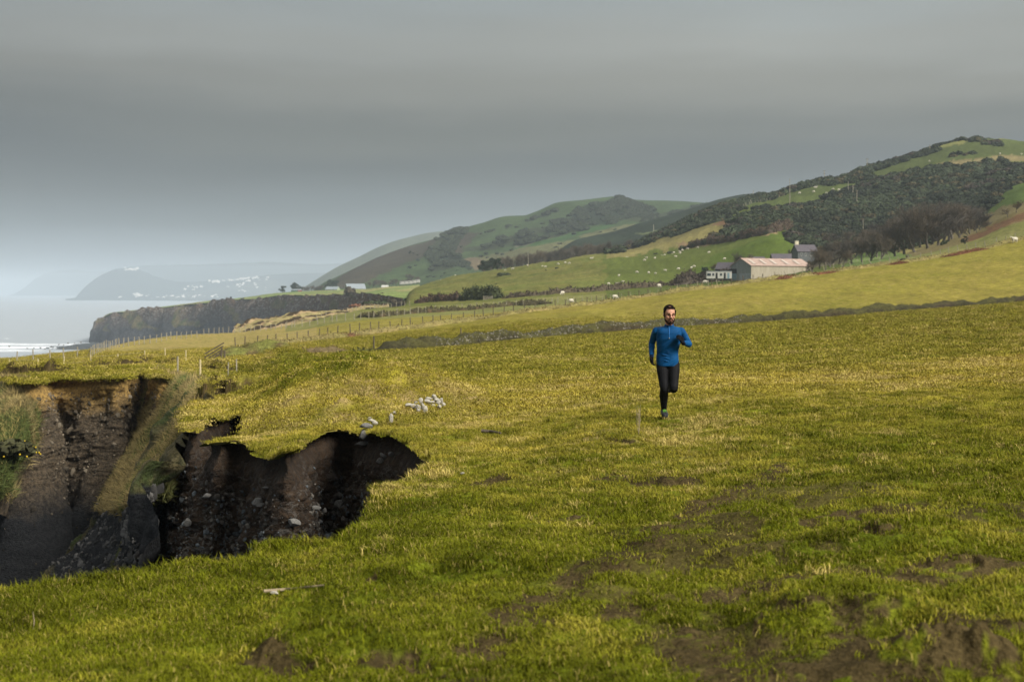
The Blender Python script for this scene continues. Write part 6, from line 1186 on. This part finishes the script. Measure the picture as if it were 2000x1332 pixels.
sz = np.clip(rr.exponential(.013, n)+.011, 0, .09); cc = np.array((.075,.068,.057))[None]*rr.uniform(.4, 1.9, (n, 1)); bl = rr.uniform(size=n) < .35; cc[bl] = np.array((.075,.085,.09))*rr.uniform(.5, 1.6, (bl.sum(), 1))
scatter('rubble', P_, rr.uniform(0, 6.28, (n, 3)), sz[:, None]*np.stack([rr.uniform(.8, 1.5, n), rr.uniform(.7, 1.1, n), rr.uniform(.35, .8, n)], 1), rr.integers(0, 5, n), cc, pr_)
vis = (W_Y > 45) & (A_ > .6) & (A_ < 11) & (W_X/W_Y > -.42); c = np.nonzero(vis.ravel())[0]; s_ = rr.choice(c, 9000); P_ = np.stack([W_X.ravel()[s_], W_Y.ravel()[s_], W_Z.ravel()[s_]], 1); n = len(s_)
sz = np.clip(rr.exponential(.028, n)+.03, 0, .22); cc = np.array((.085,.070,.05))[None]*rr.uniform(.4, 2.2, (n, 1)); lo = W_H.ravel()[s_] > 5.3; cc[lo] *= .45
scatter('rubble', P_, rr.uniform(0, 6.28, (n, 3)), sz[:, None]*np.stack([rr.uniform(.8, 1.5, n), rr.uniform(.7, 1.1, n), rr.uniform(.35, .8, n)], 1), rr.integers(0, 5, n), cc, pr_)
a_ = SP_A[230:, :270].reshape(-1, 3); s_ = rr.integers(0, len(a_), 7000); P_ = a_[s_]; n = 7000; sz = np.clip(rr.exponential(.03, n)+.02, 0, .2); cc = np.array((.05,.048,.045))[None]*rr.uniform(.3, 2.2, (n, 1))
scatter('rubble', P_, rr.uniform(0, 6.28, (n, 3)), sz[:, None]*np.stack([rr.uniform(.8, 1.5, n), rr.uniform(.7, 1.1, n), rr.uniform(.35, .8, n)], 1), rr.integers(0, 5, n), cc, pr_)
# boulders at the tide line
for i, (a, b_, w_, h_) in enumerate([(133,670.5,3,2),(18,676.8,3,2),(146,671,2,1.5),(158,669,3,1.8),(115,673,2.5,1.5),(79,679,3,1.6),(100,677,3,1.4),(88,681,3,1.4),(124,674,2,1.4),(66,680,2.4,1.2),(53,680,3,1.2)]):
    Y = 60*F/(b_+.8-HZ); o = stone(a, b_, w_*1.3, h_*1.3, Y, 'dark boulder awash off the end of the shingle beach', m_postd, 600+i); o['group'] = 'boulders off the beach'
# ------------------------------------------------------------------ the runner
RY = 21.5; kx = RY/F
foot_z = float(ztop((1300-1000)*kx, RY)[0]); RX = (1300-1000)*kx
def J(px_, py_, dy=0.0): return np.array(((px_-1300)*kx, dy, (820.5-py_)*kx))
def tube_into(mb, pts, rad, ry=None, n=14, ref=(0, 1, 0), sub=4):
    pts = np.array(pts, float); k = len(pts); t = np.linspace(0, k-1, (k-1)*sub+1); p = catmull(pts, t); r_ = np.interp(t, np.arange(k), rad); y_ = r_ if ry is None else np.interp(t, np.arange(k), ry)
    mb.tube(p, r_, n, True, ref, y_); mb.ball(p[0], r_[0]*.97, 12, 8); mb.ball(p[-1], r_[-1]*.97, 12, 8)
def hand_into(mb, wrist, dirv, palmn, s, infl=0., curl=1.0):
    """palm plus five separate bent fingers; dirv = knuckle direction, palmn = the side the fingers close to, s = thumb side (+1/-1)"""
    d = np.array(dirv, float); d /= np.linalg.norm(d); n_ = np.array(palmn, float); n_ -= d*(n_@d); n_ /= np.linalg.norm(n_); a = np.cross(d, n_)*s
    w_ = np.array(wrist, float)
    for o_ in (-.028, -.010, .010, .028): mb.tube([w_+a*o_*.6, w_+d*.045+a*o_, w_+d*.088+a*o_], [.017+infl, .017+infl, .014+infl], 8)
    for j, (o_, L_) in enumerate(((.030, .072), (.011, .080), (-.010, .075), (-.029, .060))):
        p0 = w_+d*.085+a*o_; c1 = .55*curl; c2 = 1.25*curl; c3 = 1.9*curl; q = [p0]
        for ang, f_ in ((c1, .42), (c2, .33), (c3, .25)): q.append(q[-1]+(d*math.cos(ang)+n_*math.sin(ang))*L_*f_)
        mb.tube(q, [.0095+infl, .009+infl, .0082+infl, .0068+infl], 8); mb.ball(q[-1], .0068+infl, 8, 6)
    t0 = w_+d*.025+a*.030; q = [t0, t0+d*.028+a*.022+n_*.012, t0+d*.052+a*.020+n_*.026, t0+d*.070+a*.008+n_*.036]; mb.tube(q, [.014+infl, .0115+infl, .010+infl, .008+infl], 8); mb.ball(q[-1], .008+infl, 8, 6)
HIPR, KNR, ANR = J(1293,712,0), J(1295,757,-.13), J(1297,802,.03)
HIPL, KNL, ANL = J(1316,712,0), J(1313.5,759,-.17), J(1311,746,.26)
SHR, ELR, WRR = J(1281,647,-.02), J(1274.3,672,.09), J(1272.3,698,-.03)
SHL, ELL, WRL = J(1330,647.5,-.06), J(1345.5,673.5,-.02), J(1331,669,-.21)
HD_R = (WRR, J(1272,708,-.06)-WRR, (.8,-.5,0)); HD_L = (WRL, J(1323.5,657,-.27)-WRL, (-.5,.7,-.3))
def torso(mb, g_):
    secs = [(716,1303.5,20.5,.115,.0),(704,1303.5,21.5,.125,0),(690,1303.5,20.3,.118,-.01),(676,1304.5,21.8,.125,-.03),(662,1305.5,24.0,.132,-.05),(651,1306,24.0,.122,-.06),(643,1306,22,.095,-.055),(639,1306,13,.075,-.05)]
    P_ = np.array([J(c, y, d) for y, c, w_, dp, d in secs]); t = np.linspace(0, 7, 36); p = catmull(P_, t); rx = np.interp(t, range(8), [s_[2]*kx+g_ for s_ in secs]); ry = np.interp(t, range(8), [s_[3]+g_ for s_ in secs])
    n = 32; V = []; 
    for i in range(len(p)):
        a = np.arange(n)/n*2*math.pi; ca, sa = np.cos(a), np.sin(a); e = .82
        V.append(np.stack([p[i][0]+rx[i]*np.sign(ca)*np.abs(ca)**e, p[i][1]+ry[i]*np.sign(sa)*np.abs(sa)**e, np.full(n, p[i][2])], 1))
    f = [(i*n+j, i*n+(j+1) % n, (i+1)*n+(j+1) % n, (i+1)*n+j) for i in range(len(p)-1) for j in range(n)]+[tuple(range(n))[::-1], tuple(range((len(p)-1)*n, len(p)*n))]
    mb.add(np.concatenate(V), f)
def arm(mb, S_, E_, W_, g_, foldz=0):
    tube_into(mb, [S_+(E_-S_)*-.02, S_+(E_-S_)*.35, E_+(S_-E_)*.2, E_, E_+(W_-E_)*.25, W_], [.053+g_, .053+g_, .047+g_, .045+g_, .046+g_, .030+g_])
    mb.ball(S_+np.array((0, 0, -.012)), (.052+g_, .058+g_, .056+g_), 14, 10)
    mb.tube([S_+np.array((0, 0, .012)), np.array((.045, -.055, (820.5-641.5)*kx))], [.040+g_, .040+g_], 10)
def leg(mb, H_, K_, A_, g_):
    d1, d2 = K_-H_, A_-K_; bk = np.array((0, .018, 0))
    tube_into(mb, [H_, H_+d1*.3, H_+d1*.7, K_, K_+d2*.18, K_+d2*.38+bk, K_+d2*.7+bk*.4, A_], [.088+g_, .086+g_, .070+g_, .060+g_, .061+g_, .066+g_, .049+g_, .037+g_])
def remeshed(name, mb, mat, parent, vox, sm=4, sf=.5):
    o = mb.build(name, mat, parent, True); m_ = o.modifiers.new('merge', 'REMESH'); m_.mode = 'VOXEL'; m_.voxel_size = vox; m_.use_smooth_shade = True
    s_ = o.modifiers.new('smooth', 'SMOOTH'); s_.factor = sf; s_.iterations = sm; return o
# head in its own frame: centre between the ears, face towards -y
HM = Matrix.Translation(Vector(J(1306, 614.8, -.10))) @ Matrix.Scale(1.10, 4) @ Matrix.Rotation(R(9), 4, 'Z') @ Matrix.Rotation(R(8), 4, 'X') @ Matrix.Rotation(R(2), 4, 'Y')
HMn = np.array(HM)
def hx(p): p = np.asarray(p, float); return p @ HMn[:3, :3].T + HMn[:3, 3]
def merge_head(dst, src):
    for v in src.v: pass
    dst.add(hx(np.concatenate(src.v)), src.f)
head = MB(); head.ball((0, .012, .030), (.074, .094, .088), 20, 14); head.ball((0, -.020, -.045), (.058, .066, .075), 18, 12); head.ball((0, -.052, -.098), (.032, .030, .025), 12, 8)
head.ball((0, -.048, .034), (.060, .040, .045), 14, 10); head.tube([(-.046, -.072, .012), (0, -.089, .014), (.046, -.072, .012)], [.010, .012, .010], 8); head.tube([(0, -.086, .010), (0, -.100, -.012), (0, -.112, -.032)], [.009, .011, .014], 8); head.ball((-.011, -.098, -.036), .009, 8, 6); head.ball((.011, -.098, -.036), .009, 8, 6)
for s_ in (-1, 1): head.ball((s_*.040, -.062, -.026), (.022, .022, .024), 10, 8); head.ball((s_*.078, .010, -.010), (.008, .018, .030), 8, 8); head.ball((s_*.045, -.015, -.070), (.020, .035, .028), 10, 8)
head.tube([(-.022, -.080, -.062), (0, -.090, -.062), (.022, -.080, -.062)], [.006, .010, .006], 8)
body = MB(); merge_head(body, head)
neck0 = J(1306, 644, -.055); neck1 = hx((0, .018, -.065)); tube_into(body, [neck0, (neck0+neck1)/2, neck1], [.062, .056, .056])
torso(body, -.012); [arm(body, a, b_, c, -.010) for a, b_, c in ((SHR, ELR, WRR), (SHL, ELL, WRL))]; [leg(body, a, b_, c, -.009) for a, b_, c in ((HIPR, KNR, ANR), (HIPL, KNL, ANL))]
hand_into(body, *HD_R, 1, -.0015, .75); hand_into(body, *HD_L, -1, -.0015, .85)
def foot_into(mb, ank, toe, g_, up=(0, 0, 1)):
    ank = np.array(ank); toe = np.array(toe); d = toe-ank; d /= np.linalg.norm(d); up = np.array(up, float); up -= d*(up@d); up /= np.linalg.norm(up); heel = ank-d*.055-up*.045
    for o_ in (-.016, .016):
        sd_ = np.cross(d, up)*o_
        mb.tube([heel+sd_*.7+up*.012, heel+d*.08+sd_+up*.02, heel+d*.17+sd_*1.25+up*.008, heel+d*.245+sd_*.9+up*.0], [.030+g_, .032+g_, .028+g_, .018+g_], 10); mb.ball(heel+sd_*.7+up*.012, .030+g_, 10, 8); mb.ball(heel+d*.245+sd_*.9, .018+g_, 10, 8)
    mb.tube([ank+up*.03, ank, heel+d*.10+up*.03], [.036+g_, .038+g_, .030+g_], 10)
ftR = ANR+np.array((.012, -.22, -.035)); ftL = ANL+np.array((0, .06, -.24)); foot_into(body, ANR, ftR, -.006); foot_into(body, ANL, ftL, -.006, (0, -1, 0))
m_skin, t_, b_s = mat_new('skin'); nn_ = tnoise(t_, 30, 4, .6, vec=t_.nodes.new('ShaderNodeTexCoord').outputs['Object']); t_.links.new(mixc(t_, mrange(t_, nn_, .3, .7, 0, 1), (.42,.20,.13), (.56,.30,.20)), b_s.inputs['Base Color']); b_s.inputs['Roughness'].default_value = .5; b_s.inputs['Subsurface Weight'].default_value = .08; b_s.inputs['Subsurface Scale'].default_value = .01
person = remeshed('person', body, m_skin, None, .0055, 3); person.location = (RX, RY, foot_z-.03); tag(person, 'man running towards us in a blue half-zip top, black tights and gloves', 'person')
# shirt
m_sh, t_, b_ = mat_new('blue_jersey'); ob = t_.nodes.new('ShaderNodeTexCoord').outputs['Object']; mp_ = t_.nodes.new('ShaderNodeMapping'); mp_.inputs['Rotation'].default_value = (0, R(38), 0); t_.links.new(ob, mp_.inputs[0]); n_a = tnoise(t_, 2.6, 2, .45, vec=mp_.outputs[0], sc=(.8, 1, 3.4)); n_b = tnoise(t_, 6, 2, .4, vec=mp_.outputs[0], sc=(.7, .6, 2.6))
t_.links.new(mixc(t_, mrange(t_, n_a, .35, .65, 0, 1), (.001,.045,.135), (.002,.060,.175)), b_.inputs['Base Color']); b_.inputs['Roughness'].default_value = .7; b_.inputs['Specular IOR Level'].default_value = .12; bump(t_, b_, mth(t_, 'ADD', n_a, mth(t_, 'MULTIPLY', n_b, .5)), .9, .06)
sh = MB()
torso(sh, .004)
for a, b2, c in ((SHR, ELR, WRR), (SHL, ELL, WRL)): arm(sh, a, b2, c, .003)
rg = np.random.default_rng(2)
# folds: soft ridges of cloth across the belly and in the crook of the arms
for i in range(9):
    z_ = 700-i*4.5; a = J(1284+rg.uniform(0, 8), z_, 0); b2 = J(1318+rg.uniform(-10, 4), z_+rg.uniform(2, 9), 0); m2 = (a+b2)/2; a[1] = -.075; b2[1] = -.085; m2[1] = -.132-.004*i*.6; m2[2] -= .01; sh.tube(catmull(np.array([a, m2, b2]), np.linspace(0, 2, 9)), [.003]+[.0075]*7+[.003], 6)
for S_, E_, W_ in ((SHR, ELR, WRR), (SHL, ELL, WRL)):
    for f_ in (.55, .68, .8, .92): c = S_+(E_-S_)*f_; d = (E_-S_)/np.linalg.norm(E_-S_); u = np.cross(d, (0, 1, .2)); u /= np.linalg.norm(u); v = np.cross(d, u); ang = np.linspace(0, 6.28, 13); sh.tube([c+(u*math.cos(q)+v*math.sin(q))*(.052-.010*f_)+d*.012*math.sin(q+f_*9) for q in ang], .0065, 6, False)
sh.tube([J(1306, 645, -.055), J(1306, 639, -.062), J(1306, 634, -.078)], [.088, .076, .068], 16)
shirt = remeshed('shirt', sh, m_sh, person, .0065, 3)
zp = MB(); ys = [635.5, 641, 647, 653, 659.5]; dz = [-.138, -.150, -.180, -.190, -.190]; zp.tube([J(1304.6, y, d) for y, d in zip(ys, dz)], .0045, 6); zp.build('zip', simple('zip_blue', (.03,.18,.50), 9, .1, .4), shirt)
MB().box(J(1304.6, 660.5, -.194), (.009, .006, .013)).build('zip_pull', m_white, shirt)
# tights
m_tg = simple('black_tights', (.005,.005,.006), 6, .3, .7, spec=.12); tg = MB(); [leg(tg, a, b2, c, .003) for a, b2, c in ((HIPR, KNR, ANR), (HIPL, KNL, ANL))]
tg.ball(J(1303.5, 713, .01), (.165, .118, .10), 20, 12); remeshed('tights', tg, m_tg, person, .007, 4)
m_gl = simple('black_glove', (.006,.006,.007), 20, .3, .9, spec=.1)
for (w_, d_, n_), s_, cu in ((HD_R, 1, .75), (HD_L, -1, .85)):
    g2 = MB(); hand_into(g2, w_, d_, n_, s_, .0025, cu); dn = d_/np.linalg.norm(d_); g2.tube([w_-dn*.03, w_+dn*.02], [.034, .030], 10); remeshed('glove', g2, m_gl, person, .0035, 2)
m_shoe = simple('grey_black_shoe', (.022,.024,.027), 25, .4, .7); m_lime = simple('lime_mesh', (.10,.26,.02), 40, .5, .6); m_sole = simple('rubber_sole', (.03,.032,.034), 30, .3, .8)
for an, ft, up in ((ANR, ftR, (0, 0, 1)), (ANL, ftL, (0, -1, 0))):
    g2 = MB(); foot_into(g2, an, ft, .003, up); s_o = remeshed('shoe', g2, m_shoe, person, .005, 3); d = ft-an; d /= np.linalg.norm(d); u = np.array(up, float); u -= d*(u@d); u /= np.linalg.norm(u); sd_ = np.cross(d, u); h_ = an-d*.055-u*.045
    so_ = MB(); 
    for o_ in (-.02, .02): so_.tube([h_+sd_*o_*.8-u*.018, h_+d*.10+sd_*o_-u*.016, h_+d*.19+sd_*o_*1.25-u*.020, h_+d*.262+sd_*o_*.7-u*.010], [.022, .020, .022, .014], 8, ref=tuple(u))
    remeshed('sole', so_, m_sole, s_o, .005, 2)
    for q in range(5): c = an+u*(.018-.006*q)+d*(.035+.017*q); MB().tube([c-sd_*.026, c+u*.009, c+sd_*.026], .0055, 6).build('lace', m_lime, s_o)
    g3 = MB(); g3.tube([an+u*.050-d*.002, an+u*.028+d*.012], [.040, .041], 12, False); g3.build('collar', m_lime, s_o)
# hair, beard, brows, eyes, mouth
m_hair = simple('dark_hair', (.009,.006,.005), 60, .5, .85, .4, spec=.08); m_beard = simple('beard', (.022,.012,.008), 80, .6, .9, .4, spec=.08); m_eye = simple('eye', (.02,.015,.012), 30, .2, .3); m_lip = simple('lip', (.30,.11,.085), 20, .2, .5)
def child(name, src, mat, vox=None, sm=2):
    d = MB(); d.add(hx(np.concatenate(src.v)), src.f)
    return remeshed(name, d, mat, person, vox, sm) if vox else d.build(name, mat, person, True)
hr = MB(); hr.ball((0, .030, .052), (.079, .088, .074), 20, 14); hr.ball((0, .035, .0), (.080, .078, .075), 18, 12)
for i in range(75):
    a = rg.uniform(0, 6.28); e_ = rg.uniform(.1, 1.5); d = np.array((math.cos(a)*math.cos(e_), math.sin(a)*math.cos(e_), math.sin(e_))); c = np.array((0, .024, .052))+d*np.array((.072, .082, .072))
    if c[1] < -.03 and c[2] < .085: continue
    hr.tube([c, c+d*.004+np.array((.005, -.008, .006))], [.011, .005], 6)
hr.tube([(-.058, -.048, .092), (-.02, -.068, .103), (.03, -.066, .105), (.060, -.046, .090)], [.010, .013, .015, .010], 8)
for s_ in (-1, 1): hr.tube([(s_*.074, -.022, .060), (s_*.077, -.022, .015), (s_*.074, -.024, -.022)], [.014, .008, .006], 8)
child('hair', hr, m_hair, .004, 1)
bd_ = MB(); bd_.tube([(-.068, -.016, -.045), (-.060, -.034, -.076), (-.036, -.066, -.104), (0, -.084, -.116), (.036, -.066, -.104), (.060, -.034, -.076), (.068, -.016, -.045)], [.006, .014, .019, .021, .019, .014, .006], 10)
bd_.ball((0, -.055, -.112), (.040, .030, .020), 12, 8); bd_.tube([(-.030, -.080, -.074), (-.024, -.088, -.056), (0, -.100, -.049), (.024, -.088, -.056), (.030, -.080, -.074)], [.007, .007, .006, .007, .007], 8); bd_.tube([(0, -.094, -.078), (0, -.094, -.096)], [.008, .014], 8)
child('beard', bd_, m_beard, .004, 1)
for s_ in (-1, 1):
    child('eyebrow', MB().tube([(s_*.014, -.096, .018), (s_*.032, -.093, .024), (s_*.050, -.078, .018)], [.005, .006, .003], 6), m_hair)
    child('eye', MB().ball((s_*.031, -.081, .000), (.010, .007, .0042), 10, 8), m_eye)
    child('lip', MB().tube([(-.018, -.091, -.064-.003*s_), (0, -.1, -.064-.004*s_), (.018, -.091, -.064-.003*s_)], [.002, .0042, .002], 6), m_lip) if s_ > 0 else None
# ------------------------------------------------------------------ haze over land and sea
hb = MB().box((0, 14500, 72), (26000, 31000, 280)); m = bpy.data.materials.new('haze_air'); m.use_nodes = True; t = m.node_tree; t.nodes.clear()
o_ = t.nodes.new('ShaderNodeOutputMaterial'); v = t.nodes.new('ShaderNodeVolumePrincipled'); v.inputs['Density'].default_value = 1.25e-4; v.inputs['Color'].default_value = (.68,.78,.87,1); v.inputs['Anisotropy'].default_value = .1
t.links.new(v.outputs[0], o_.inputs['Volume'])
haze = hb.build('haze', m); tag(haze, kind='stuff')
